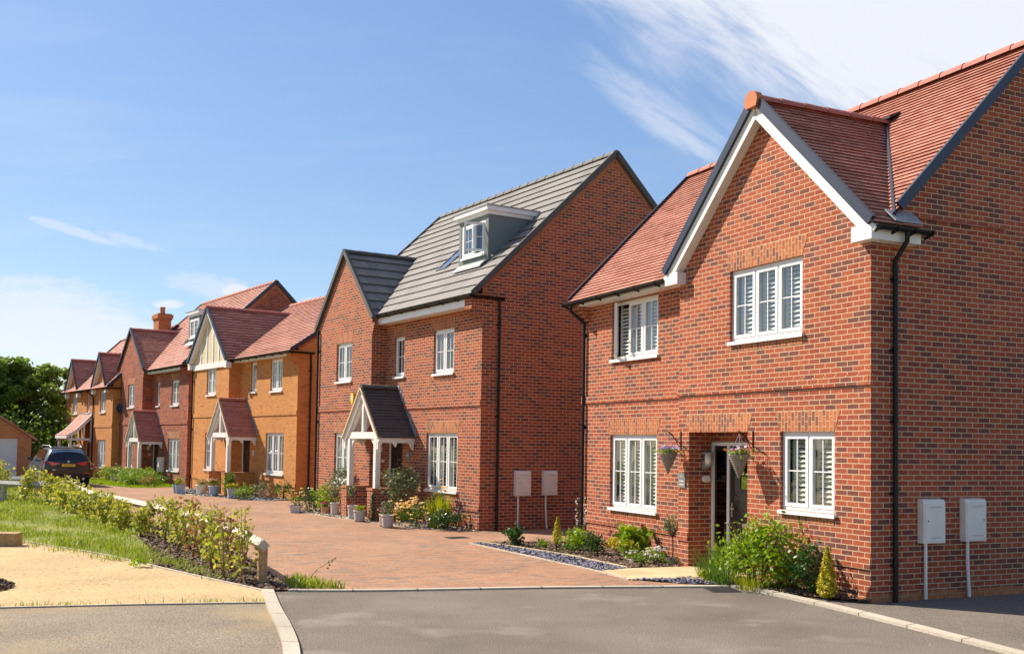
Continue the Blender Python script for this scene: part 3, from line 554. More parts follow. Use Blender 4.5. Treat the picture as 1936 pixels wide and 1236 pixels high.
def window(root, fr, u0, u1, z0, z1, lights=2, inset=0.07, blind=None, openl=None, bars=True, arch='brick_arch', archh=0.30, sill=True, glass='glass', fract=None, angle=50, arch_style=1, flip=False):
    """framed casement window; u runs along the wall, d out of it"""
    f = MB(); fo = 0.055; d0, d1 = -inset-0.06, -inset+0.012
    fr.box(f, u0, u0+fo, d0, d1, z0, z1); fr.box(f, u1-fo, u1, d0, d1, z0, z1)
    fr.box(f, u0+fo, u1-fo, d0, d1, z0, z0+fo); fr.box(f, u0+fo, u1-fo, d0, d1, z1-fo, z1)
    g = MB(); ui0, ui1 = u0+fo, u1-fo; fract = fract or [1/lights]*lights; e = [ui0]
    for q in fract: e.append(e[-1]+(ui1-ui0)*q)
    for k in range(1, lights): fr.box(f, e[k]-0.024, e[k]+0.024, d0+.002, d1-.002, z0+fo, z1-fo)
    win = None; sashes = []
    for k in range(lights):
        a, b = e[k]+(0.024 if k else 0), e[k+1]-(0.024 if k < lights-1 else 0); za, zb = z0+fo, z1-fo
        F2 = fr; off = 0.0
        if openl == k:      # hinged on the side away from the middle, swung out
            th = R(angle)
            if k == 0:
                F2 = Fr(fr.p(a, d1, 0), fr.U*math.cos(th)+fr.N*math.sin(th), fr.N*math.cos(th)-fr.U*math.sin(th)); b = b-a; a = 0.0
            else:
                F2 = Fr(fr.p(b, d1, 0), fr.U*math.cos(th)-fr.N*math.sin(th), fr.N*math.cos(th)+fr.U*math.sin(th)); a = a-b; b = 0.0
            sd0, sd1 = -0.03, 0.02
        else: sd0, sd1 = d1-0.045, d1+0.010
        sw = 0.052; M = f if F2 is fr else MB()
        F2.box(M, a, a+sw, sd0, sd1, za, zb); F2.box(M, b-sw, b, sd0, sd1, za, zb)
        F2.box(M, a+sw, b-sw, sd0, sd1, za, za+sw); F2.box(M, a+sw, b-sw, sd0, sd1, zb-sw, zb)
        gd = (sd0+sd1)/2
        F2.poly(g, [(a+sw, za+sw), (b-sw, za+sw), (b-sw, zb-sw), (a+sw, zb-sw)], gd)
        if bars:
            zc = (za+zb)/2; uc = (a+b)/2
            F2.box(M, a+sw, b-sw, gd-0.004, gd+0.014, zc-0.008, zc+0.008)
            F2.box(M, uc-0.008, uc+0.008, gd-0.004, gd+0.0125, za+sw, zb-sw)
        if M is not f: sashes.append(M)
    win = f.build('window', 'upvc_white', root)
    g.build('pane', glass, win)
    for M in sashes: M.build('open_casement', 'upvc_white', win)
    if sill:
        q = MB(); fr.box(q, u0-0.05, u1+0.0, -inset, 0.055, z0-0.045, z0-0.005); fr.box(q, u0-0.05, u1, 0.04, 0.055, z0-0.06, z0-0.045); q.build('window_sill', 'upvc_white', win)
    if arch:
        q = MB(); w = 0.12*archh/0.3 if arch_style == 1 else 0.0
        ps = [(u0, z1), (u1, z1), (u1+w, z1+archh), (u0-w, z1+archh)]
        pts = [fr.p(u, 0.004, z) for u, z in ps]; n = (pts[1]-pts[0]).cross(pts[2]-pts[1]); ordr = [0, 1, 2, 3] if n.dot(fr.N) > 0 else [3, 2, 1, 0]
        uo = random.random()*3; q.face([pts[i] for i in ordr], 0, [(ps[i][1]-z1, ps[i][0]+uo) for i in ordr])
        if sill:
            zb_, zt_ = z0-0.16, z0-0.062
            ps = [(u0, zb_), (u1, zb_), (u1, zt_), (u0, zt_)]; pts = [fr.p(u, 0.004, z) for u, z in ps]
            q.face([pts[i] for i in ordr], 0, [(ps[i][1]-zb_, ps[i][0]+uo) for i in ordr])
        q.build('brick_lintel', arch, win)
    bd = -inset-0.10
    if blind in ('shutter', 'shutter_open'):
        q = MB()
        for k in range(lights):
            a, b = e[k]+0.03, e[k+1]-0.03
            fr.box(q, a, a+0.045, bd-0.03, bd, z0+0.05, z1-0.05); fr.box(q, b-0.045, b, bd-0.03, bd, z0+0.05, z1-0.05)
            z = z0+0.09; pt = 0.072 if blind == 'shutter' else 0.085
            til = R(42) if blind == 'shutter' else R(8)
            while z < z1-0.08:
                h = 0.030*math.sin(til)+0.003; w = 0.028*math.cos(til)
                mbp = [fr.p(a+.045, bd-0.015-w, z+h), fr.p(b-.045, bd-0.015-w, z+h), fr.p(b-.045, bd-0.015+w, z-h), fr.p(a+.045, bd-0.015+w, z-h)]
                up = V((0, 0, 0.008)); q.hexa(mbp+[x+up for x in mbp]); z += pt
        q.build('blind', 'blind_white', win)
    elif blind in ('curtain', 'curtain_side', 'roller'):
        q = MB(); spans = [(u0+0.05, u1-0.05)] if blind == 'curtain' else [(u0+0.05, u0+0.05+0.30*(u1-u0)), (u1-0.05-0.16*(u1-u0), u1-0.05)]
        if blind == 'roller': spans = []; fr.box(q, u0+.05, u1-.05, bd-.02, bd-.01, z0+(z1-z0)*0.55, z1-.05)
        for a, b in spans:
            nn = max(6, int((b-a)/0.035)); pa = [fr.p(a+(b-a)*i/nn, bd-0.05+0.022*math.sin(i*1.7), z0+0.03) for i in range(nn+1)]
            for i in range(nn): q.face([pa[i], pa[i+1], pa[i+1]+V((0, 0, z1-z0-0.06)), pa[i]+V((0, 0, z1-z0-0.06))], smooth=False)
        q.build('curtain', 'curtain_grey', win)
    return win
def band(mb, fr, u0, u1, z0, z1, d=0.028, m=0): fr.box(mb, u0, u1, -0.02, d, z0, z1, m)
def text(body, size, mat, parent, fr, u, z, d, name='lettering'):
    cu = bpy.data.curves.new(name, 'FONT'); cu.body = body; cu.size = size; cu.align_x = 'CENTER'; cu.align_y = 'CENTER'; cu.extrude = 0.0015; cu.space_line = 0.9
    t = bpy.data.objects.new('tmp', cu); COL.objects.link(t); dg = bpy.context.evaluated_depsgraph_get()
    me = bpy.data.meshes.new_from_object(t.evaluated_get(dg)); bpy.data.objects.remove(t); me.materials.clear(); me.materials.append(MAT[mat])
    o = bpy.data.objects.new(name, me); COL.objects.link(o); o.parent = parent
    x = V((0, 0, 1)).cross(fr.N); c = fr.p(u, d, z)
    o.matrix_local = Matrix(((x.x, 0, fr.N.x, c.x), (x.y, 0, fr.N.y, c.y), (0, 1, 0, c.z), (0, 0, 0, 1)))
    return o
def meter_box(root, b0, b1, z0, z1, y=0.0, base=0.0, bend=0.0, handle=0.15):
    fr = Fr((0, y, 0), (1, 0, 0), (0, -1, 0)); q = MB(); dp = 0.105
    fr.box(q, b0, b1, 0, dp, z0, z1-0.05); 
    q.hexa([fr.p(b0, 0, z1-.05), fr.p(b1, 0, z1-.05), fr.p(b1, dp, z1-.05), fr.p(b0, dp, z1-.05), fr.p(b0, 0, z1), fr.p(b1, 0, z1), fr.p(b1, dp*.8, z1-.012), fr.p(b0, dp*.8, z1-.012)])
    o = q.build('meter_box', 'meter_white', root)
    q = MB(); fr.box(q, b0+0.025, b1-0.025, dp, dp+0.012, z0+0.03, z1-0.07); o2 = q.build('meter_door', 'meter_white', o)
    q = MB(); hb = b0+(b1-b0)*handle; fr.box(q, hb-.008, hb+.008, dp+.012, dp+.016, (z0+z1)/2-.01, (z0+z1)/2+.01); fr.box(q, b0+.12, b1-.08, dp+.012, dp+.0135, z0+.075, z0+.080); fr.box(q, b0+.12, b1-.08, dp+.012, dp+.0135, z1-.115, z1-.110); q.build('meter_lock', 'grate', o)
    q = MB(); c = b0+(b1-b0)*0.22; q.tube([fr.p(c, 0.055, z0), fr.p(c, 0.055, z0-.3), fr.p(c-bend, 0.055, base+.02)], 0.024, 10); fr.box(q, c-bend*.6-.045, c-bend*.6+.045, 0, .03, base+.22, base+.235)
    q.build('conduit', 'meter_white', o)
    return o
def door(root, fr, u0, u1, z1, inset=0.10, base=0.0, glassw=0.10, side=None, letter=True, zg=(0.95, 1.75)):
    f = MB(); d0, d1 = -inset-0.05, -inset+0.015; fo = 0.06
    fr.box(f, u0, u0+fo, d0, d1, base, z1); fr.box(f, u1-fo, u1, d0, d1, base, z1); fr.box(f, u0+fo, u1-fo, d0, d1, z1-fo, z1)
    o = f.build('door', 'upvc_white', root); q = MB(); a, b = u0+fo, u1-fo
    if side:  # sidelight on the high-u side
        sl = b-side; q2 = MB(); fr.box(q2, sl-0.06, sl, d0, d1-.002, base, z1-fo); q2.build('door_mullion', 'upvc_white', o)
        q3 = MB(); fr.box(q3, sl, b, d0+.01, d1-.03, base, base+0.45); fr.box(q3, sl, b, d0+.01, d1-.03, z1-fo-.1, z1-fo)
        fr.box(q3, sl, sl+.05, d0+.01, d1-.03, base+.45, z1-fo-.1); fr.box(q3, b-.05, b, d0+.01, d1-.03, base+.45, z1-fo-.1)
        for i in (1, 2): zz_ = base+.45+(z1-fo-.55-base)*i/3; fr.box(q3, sl+.05, b-.05, d0+.012, d1-.032, zz_-.015, zz_+.015)
        q3.build('sidelight', 'door_black', o); q4 = MB(); fr.poly(q4, [(sl+.05, base+.45), (b-.05, base+.45), (b-.05, z1-fo-.1), (sl+.05, z1-fo-.1)], d0+.03); q4.build('sidelight_pane', 'glass_dark', o)
        b = sl-0.06
    fr.box(q, a+.004, b-.004, d0, d1-.025, base+.02, z1-fo-.004)
    if glassw:
        c = (a+b)/2
        for s in (-1, 1): fr.box(q, c+s*glassw*.62-.012, c+s*glassw*.62+.012, d1-.025, d1-.012, zg[0], zg[1])
        fr.box(q, c-glassw*.62, c+glassw*.62, d1-.025, d1-.013, zg[0]-.02, zg[0]); fr.box(q, c-glassw*.62, c+glassw*.62, d1-.025, d1-.013, zg[1], zg[1]+.02)
    dl = q.build('door_leaf', 'door_black', o)
    if glassw:
        q = MB(); fr.poly(q, [(c-glassw/2, zg[0]), (c+glassw/2, zg[0]), (c+glassw/2, zg[1]), (c-glassw/2, zg[1])], d1-.022); q.build('door_glass', 'glass_sky', o)
    q = MB(); hu = b-0.07; fr.box(q, hu-.02, hu+.02, d1-.025, d1-.012, base+.88, base+1.12); q.bar(fr.p(hu, d1+.03, base+1.02), fr.p(hu-.12, d1+.03, base+1.02), .022, .022); q.bar(fr.p(hu, d1-.012, base+1.02), fr.p(hu, d1+.03, base+1.02), .018, .018)
    q.build('door_handle', 'metal_steel', o)
    if letter:
        q = MB(); c = (a+b)/2; fr.box(q, c-.13, c+.13, d1-.025, d1-.014, base+.72-.0, base+.79); q.build('letter_plate', 'metal_steel', o)
    q = MB(); fr.box(q, u0-.02, u1+.02, -inset-.05, .04, base-.05, base); q.build('door_step', 'lead', o)
    return o
def wall_lamp(root, fr, u, z):
    q = MB(); fr.box(q, u-.05, u+.05, 0, .02, z-.14, z+.02); fr.box(q, u-.02, u+.02, .02, .10, z-.10, z-.07); c = fr.p(u, .10, 0)
    q.lathe([(0, z+.17), (.13, z+.15), (.13, z+.14), (.06, z+.135)], 16, (c.x, c.y, 0)); q.lathe([(.065, z-.09), (.07, z-.08), (.07, z-.06)], 14, (c.x, c.y, 0))
    o = q.build('wall_lamp', 'lead', root); q = MB(); q.lathe([(.0, z-.06), (.058, z-.06), (.062, z+.135), (.0, z+.135)], 16, (c.x, c.y, 0)); q.build('lamp_shade', 'lamp_glass', o)
    q = MB(); q.tube([fr.p(u, .0, z-.30), fr.p(u, .09, z-.30)], .06, 14); q.build('motion_sensor', 'meter_white', o)
    return o

# ------------------------------------------------------------------ template of the three detached houses with gable, porch and main roof
def house_T(name, loc, yaw, label, brick, tile, gauge, tt, zo, zf, step, gl, ga, gz, gfz, ez, pitchm, br, Wd, ap, ridge, gside, winz, gp=0.45,
            barge=False, tudor=False, dormer=None, chimney=False, porch_tile=None, mats_far=True, door_u=(4.15, 5.15), blinds=None, prz=3.54, gw=None, side_pipe=True, archm='brick_arch', verge='verge_grey', mcorb=None, pef=2.2):
    h = empty(name, (loc[0], loc[1], 0), R(yaw), label, 'house'); B = blinds or {}
    front = Fr((0, 0, 0), (0, 1, 0), (-1, 0, 0)); gab = Fr((-gp, 0, 0), (0, 1, 0), (-1, 0, 0)); sid = Fr((0, 0, 0), (1, 0, 0), (0, -1, 0))
    D = 2*br-0.02; eo = 0.30                                    # depth, eaves overhang
    rz = ez+pitchm*(br+eo)                                      # main ridge height; roof plane z = ez+pitchm*(b+eo)
    wz = ez+pitchm*eo-0.06
    (g0, g1, u0z, u1z) = winz                                    # ground / upper window heights
    w = MB(); zb = -0.4
    opsF = [(1.10, 2.77, g0, g1), (1.37, 2.46, u0z, u1z), (gw['mid'][0], gw['mid'][1], u0z+.03, u1z), (door_u[0], door_u[1], zo-.05, zo+2.13, 0.10)]
    panel(w, front, [(0, zb), (step, zb), (step, wz), (0, wz)], opsF)
    gwo = [(gw['up'][0], gw['up'][1], u0z, u1z), (gw['gf'][0], gw['gf'][1], g0, g1)]
    km = (gz-gfz)/(ga-step+0.15)
    wa = gz-0.14; wgz = gz-km*(ga-step)-0.14
    panel(w, gab, [(step, zb), (gl, zb), (gl, wgz), (ga, wa), (step, wgz)], gwo)
    panel(w, Fr((-gp, step, 0), (1, 0, 0), (0, -1, 0)), [(0, zb), (gp, zb), (gp, wgz), (0, wgz)])
    panel(w, Fr((-gp, gl, 0), (1, 0, 0), (0, 1, 0)), [(0, zb), (gp+.5, zb), (gp+.5, wgz), (0, wgz)])
    so_ = [(0, zb), (D, zb), (D, wz), (br, rz-0.08), (0, wz)]
    panel(w, sid, so_); panel(w, Fr((0, Wd, 0), (1, 0, 0), (0, 1, 0)), so_)
    panel(w, Fr((D, 0, 0), (0, 1, 0), (1, 0, 0)), [(0, zb), (Wd, zb), (Wd, wz), (0, wz)])
    w.build('brick_wall', brick, h)
    s = MB(); sz = zo+2.96                                       # string course, plinth and corbel
    band(s, front, 0.0, step, sz, sz+.15); band(s, gab, step, gl, sz, sz+.15); band(s, Fr((0, 0, 0), (1, 0, 0), (0, -1, 0)), 0.0, D, sz, sz+.15, 0.004)
    band(s, front, 0.0, step, zo+.45, zo+.60, 0.020); band(s, gab, step, gl, zo+.45, zo+.60, 0.020)
    for k in range(4): s.box(-0.075*(k+1), 0.02, -0.003, 0.33, zf-0.30+0.075*k, zf-0.30+0.075*(k+1))
    s.box(-0.302, 0.02, -0.004, 0.33, zf, ez+.03)
    s.build('brick_course', brick, h)
    q = MB(); q.box(-0.30, -0.275, 0.33, step-.01, zf, zf+0.17); q.box(-0.275, 0.0, 0.33, step-.01, zf, zf+.015); q.build('fascia', 'upvc_white', h)
    q = MB(); gz_ = ez-0.03; gutter(q, (-0.37, -0.12, gz_), (-0.37, step-.02, gz_), inw=(1, 0, 0))
    q.build('gutter', 'plastic_black', h); q = MB(); gutter(q, (-0.36, -0.09, gz_), (0.52, -0.09, gz_), br=0.5); q.build('gutter', 'plastic_black', h)
    q = MB(); downpipe(q, (0.42, -0.09, gz_-.03), (0.46, -0.045), 0.0); q.build('downpipe', 'plastic_black', h)
    q = MB(); downpipe(q, (-gp-.05, gl-0.08, gfz-.05), (-gp-.05, gl-0.08), 0.0, nrm=(-1, 0, 0)); q.build('downpipe', 'plastic_black', h)
    # main roof
    r = MB(); L = (br+eo)*math.hypot(1, pitchm); upf = (1, 0, pitchm)
    slope(r, (-eo-.03, -0.06, ez), (-eo-.03, Wd+.06, ez), upf, L, gauge, tt); slope(r, (2*br+eo, -0.06, ez), (2*br+eo, Wd+.06, ez), (-1, 0, pitchm), L, gauge, tt)
    ro = r.build('roof', tile, h)
    q = MB(); ridge_run(q, (br, -0.07, rz+.03), (br, Wd+.07, rz+.03), 0.12); q.build('ridge_tile', ridge, ro)
    q = MB()
    for ya in (-0.075, Wd+.075):
        q.bar((-eo-.02, ya, ez+.02), (br, ya, rz+.04), .05, .14); q.bar((2*br+eo, ya, ez+.02), (br, ya, rz+.04), .05, .14)
    q.build('verge', verge, ro)
    q = MB(); q.bar((-.02, -.0, wz-.06), (br, -.0, rz-.17), .025, .11); q.bar((D, -.0, wz-.06), (br, -.0, rz-.17), .025, .11); q.build('verge_brick', 'brick_orange', ro)
    # cross gable roof
    bi = (gz-ez)/pitchm-eo; bf = -gp-(0.22 if barge else 0.06); r = MB(); hw0 = ga-step+.15; hw1 = gl-ga+.15; hk = (gz-gfz)/hw0
    slope(r, (bf, step-.15, gfz), (bi, step-.15, gfz), (0, hw0, gz-gfz), math.hypot(hw0, gz-gfz), gauge, tt*1.15)
    k1 = hw1*(gz-gfz)/hw0; z1_ = gz-k1
    slope(r, (bf, gl+.15, z1_), (bi, gl+.15, z1_), (0, -hw1, k1), math.hypot(hw1, k1), gauge, tt*1.15)
    go = r.build('gable_roof', tile, h)
    q = MB(); ridge_run(q, (bf-.02, ga, gz+.03), (bi+.05, ga, gz+.03), 0.115); q.build('ridge_tile', ridge, go)
    q = MB(); q.bar((bf+.01, step-.16, gfz+.01), (bf+.01, ga, gz+.045), .08, .13); q.bar((bf+.01, gl+.16, z1_+.01), (bf+.01, ga, gz+.045), .08, .13)
    q.build('verge', verge, go)
    if barge:
        q = MB(); bb = bf+.05
        for ys, zs_ in ((step-.14, gfz), (gl+.14, z1_)):
            q.bar((bb, ys, zs_-.14), (bb, ga, gz-.13), .03, .20); sg = 1 if ys < ga else -1
            q.box(bb-.02, -gp+.02, min(ys-.02*sg, ys+.24*sg), max(ys-.02*sg, ys+.24*sg), zs_-.30, zs_-.10)
            q.bar((bb+.10, ys+.03*sg, zs_-.20), (bb+.10, ga, gz-.20), .2, .02)
        q.build('bargeboard', 'paint_white', go)
        q = MB(); ridge_run(q, (bf-.06, ga, gz+.035), (bf+.02, ga, gz+.035), 0.125, .1); q.build('ridge_end_cap', 'terracotta_ridge', go)
    else:
        q = MB()
        for k in range(4):   # stepped brick kneeler at the foot of the gable
            q.box(-gp-.003, -gp+.12, step-.035*(k+1), step+.02, gfz-.42+.075*k, gfz-.42+.075*(k+1))
        q.build('kneeler', brick, go)
    if tudor:
        zb0 = u1z+.0; q = MB(); zz0 = zb0+.02; half = lambda z: (wa-z)/((wa-wgz)/(ga-step))
        gab.slab(q, [(ga-half(zz0)-.0, zz0), (ga+half(zz0), zz0), (ga, wa)], 0.0, 0.02); q.build('render_panel', 'render_cream', h)
        q = MB(); gab.box(q, step-.02, gl+.02, 0, .06, zz0-.12, zz0+.10)
        for du in (-1.05, -.36, .36, 1.05): gab.box(q, ga+du-.055, ga+du+.055, .02, .045, zz0+.10, wa-abs(du)*((wa-wgz)/(ga-step))-.02)
        q.build('timber_framing', 'paint_white', h)
    # windows
    window(h, front, 1.10, 2.77, g0, g1, 3, blind=B.get('gfR', 'shutter'), arch=archm)
    window(h, front, 1.37, 2.46, u0z, u1z, 2, blind=B.get('upR', 'curtain_side'), arch=archm, archh=min(.30, zf-u1z-.03))
    window(h, front, gw['mid'][0], gw['mid'][1], u0z+.03, u1z, 1, blind=B.get('mid', 'shutter'), arch=archm, archh=min(.30, zf-u1z-.03))
    window(h, gab, gw['up'][0], gw['up'][1], u0z, u1z, 2, blind=B.get('gup', 'curtain_side'), arch=None if tudor else archm)
    window(h, gab, gw['gf'][0], gw['gf'][1], g0, g1, 2, blind=B.get('ggf', 'shutter'), arch=archm)
    door(h, front, door_u[0], door_u[1], zo+2.13, base=zo)
    # porch
    pf = -1.08; hw = 1.17; kz = zo+pef; r = MB(); pt = porch_tile or tile; pg = 0.105
    slope(r, (pf, ap-hw, kz), (0.0, ap-hw, kz), (0, hw, prz-kz), math.hypot(hw, prz-kz), pg, .022, jit=.4)
    slope(r, (pf, ap+hw, kz), (0.0, ap+hw, kz), (0, -hw, prz-kz), math.hypot(hw, prz-kz), pg, .022, jit=.4)
    po = r.build('porch', pt, h)
    q = MB(); ridge_run(q, (pf-.01, ap, prz+.02), (0, ap, prz+.02), .10, .36); q.build('ridge_tile', ridge, po)
    q = MB()
    for sg in (-1, 1):
        a0, a1 = V((pf-.01, ap+sg*(hw+.02), kz-.05)), V((pf-.01, ap, prz-.02)); q.bar(a0, a1, .05, .05)
    q.build('porch_verge', 'pot_cream', po)
    q = MB(); bd_ = pf+.04
    for sg in (-1, 1):
        q.bar((bd_, ap+sg*(hw-.02), kz-.12), (bd_, ap, prz-.12), .05, .17)                         # bargeboards
        q.bar((bd_+.08, ap+sg*(hw-.22), kz-.02), (bd_+.08, ap, prz-.24), .09, .10)                 # rafters
        q.box(pf+.02, 0.0, ap+sg*(hw-.10)-.05, ap+sg*(hw-.10)+.05, kz-.15, kz-.03)                 # side eaves beams
        q.prism([(pf+.02, ap+sg*(hw-.10)-.04, kz-.15), (pf+.16, ap+sg*(hw-.10)-.04, kz-.15), (pf+.02, ap+sg*(hw-.10)-.04, kz-.32)], (0, .08, 0))
        q.prism([(-.62, ap+sg*(hw-.10)-.04, kz-.15), (-.50, ap+sg*(hw-.10)-.04, kz-.15), (-.54, ap+sg*(hw-.10)-.04, kz-.26)], (0, .08, 0))
        q.prism([(-.16, ap+sg*(hw-.10)-.04, kz-.15), (-.01, ap+sg*(hw-.10)-.04, kz-.15), (-.03, ap+sg*(hw-.10)-.04, kz-.34)], (0, .08, 0))
        # curved bracket inside the post
        q.prism([(pf+.09, ap+sg*.76, kz-.05), (pf+.09, ap+sg*.50, kz-.05), (pf+.09, ap+sg*.58, kz-.12), (pf+.09, ap+sg*.66, kz-.17), (pf+.09, ap+sg*.76, kz-.34)], (.07, 0, 0))
    for sg in (-1, 1):
        sl_ = V((0, -sg*hw, prz-kz)).normalized(); nn_ = V((0, sg*(prz-kz), hw)).normalized(); b0_ = V((0, ap+sg*(hw-.03), kz+.02))-nn_*.055
        e_ = b0_+sl_*(math.hypot(hw, prz-kz)-.07); xa, xb = V((pf+.13, 0, 0)), V((-.004, 0, 0)); q.prism([b0_+xa, b0_+xb, e_+xb, e_+xa], nn_*.015)
    q.box(pf+.06, pf+.18, ap-hw+.12, ap+hw-.12, kz-.05, kz+.13)                                   # tie beam
    q.box(pf+.07, pf+.17, ap-.055, ap+.055, kz+.13, prz-.2)                                       # king post
    q.build('porch_truss', 'paint_white', po)
    for sg in (-1, 1):
        q = MB(); ya = ap+sg*.85; q.box(pf+.05, pf+.19, ya-.07, ya+.07, zo+.85, kz-.05); q.build('porch_post', 'paint_white', po)
        q = MB(); q.box(pf-.06, -.0 if sg < 0 else -gp, ya-.17, ya+.17, -.1, zo+.80); q.build('dwarf_wall', brick, po)
        q = MB(); q.box(pf-.075, -.0 if sg < 0 else -gp, ya-.185, ya+.185, zo+.80, zo+.865); q.build('wall_coping', 'brick_orange', po)
    q = MB()
    for k in range(9):
        z = kz+(prz-kz)*k/9; y = ap-hw*(1-k/9); q.box(-.012, 0.006, y-.02, y+.16, z+.02, z+.02+(prz-kz)/9+.06)
    q.build('flashing', 'lead', po)
    wall_lamp(h, front, ap+.78 if door_u[1] < ap+.75 else door_u[1]+.12, zo+1.85)
    if dormer:
        d0, d1, dz0, dz1, bd0 = dormer; q = MB(); top = dz1; bb = (top+.2-ez)/pitchm-eo
        df = Fr((bd0, 0, 0), (0, 1, 0), (-1, 0, 0))
        df.box(q, d0, d0+.13, -.1, 0, dz0, top); df.box(q, d1-.13, d1, -.1, 0, dz0, top); df.box(q, d0+.13, d1-.13, -.1, 0, top-.10, top); df.box(q, d0+.13, d1-.13, -.1, 0, dz0, dz0+.2)
        q.box(bd0+.02, bb, d0+.003, d0+.08, dz0+.2, top); q.box(bd0+.02, bb, d1-.08, d1-.003, dz0+.2, top)
        do = q.build('dormer', 'dormer_grey', h)
        q = MB(); q.box(bd0-.05, bb+.05, d0-.05, d1+.05, top, top+.09); q.box(bd0-.11, bb+.1, d0-.11, d1+.11, top+.09, top+.20); q.build('cornice', 'upvc_white', do)
        q = MB(); q.box(bd0-.13, bb+.12, d0-.13, d1+.13, top+.20, top+.235); q.build('dormer_roof', 'lead', do)
        q = MB(); q.prism([(bd0-.02, d0+.02, dz0+.06), (bd0-.02, d1-.02, dz0+.06), (bd0-.22, d1-.02, dz0-.12), (bd0-.22, d0+.02, dz0-.12)], (0, 0, -.02)); q.build('apron', 'lead', do)
        wnd = window(do, df, d0+.16, d1-.16, dz0+.24, top-.12, 2, inset=.02, blind=None, openl=B.get('dorm'), arch=None, angle=60)
        for c_ in list(wnd.children): c_.parent = do          # keep to three levels: house > dormer > pieces
        sk = MB(); a0, b0 = d1+1.05, bd0-.25+.45; ln = 1.0; nn_ = V((-pitchm, 0, 1)).normalized(); up_ = V((1, 0, pitchm)).normalized()
        c0 = V((b0, a0, ez+pitchm*(b0+eo)))
        def sp(y, s_, n_): return c0+V((0, y, 0))+up_*s_+nn_*n_
        for (y0, y1, s0_, s1_) in ((0, .06, 0, ln), (.49, .55, 0, ln), (.06, .49, 0, .07), (.06, .49, ln-.07, ln)):
            sk.hexa([sp(y0, s0_, 0), sp(y1, s0_, 0), sp(y1, s1_, 0), sp(y0, s1_, 0), sp(y0, s0_, .07), sp(y1, s0_, .07), sp(y1, s1_, .07), sp(y0, s1_, .07)])
        sko = sk.build('skylight', 'verge_grey', h); q = MB(); q.face([sp(.06, .07, .055), sp(.49, .07, .055), sp(.49, ln-.07, .055), sp(.06, ln-.07, .055)][::-1]); 
        q.build('skylight_pane', 'glass_sky', sko)
    if chimney:
        cb, ca, ct = chimney; q = MB(); q.box(cb-.32, cb+.32, ca-.45, ca+.45, ct-2.2, ct-.28); q.box(cb-.36, cb+.36, ca-.49, ca+.49, ct-.28, ct-.20); q.box(cb-.40, cb+.40, ca-.53, ca+.53, ct-.20, ct)
        q.box(cb-.34, cb+.34, ca-.47, ca+.47, ct, ct+.05); c_ = q.build('chimney', 'brick_orange', h)
        q = MB(); q.lathe([(.13, ct+.05), (.12, ct+.35), (.14, ct+.36), (.14, ct+.42), (.10, ct+.42)], 16, (cb, ca, 0)); q.build('chimney_pot', 'pot_terracotta', c_)
        q = MB(); q.bar((cb-.35, ca-.46, ez+pitchm*(cb-.35+eo)+.1), (cb+.35, ca-.46, ez+pitchm*(cb+.35+eo)+.1), .03, .2); q.build('flashing', 'lead', c_)
    return h, front, gab, sid

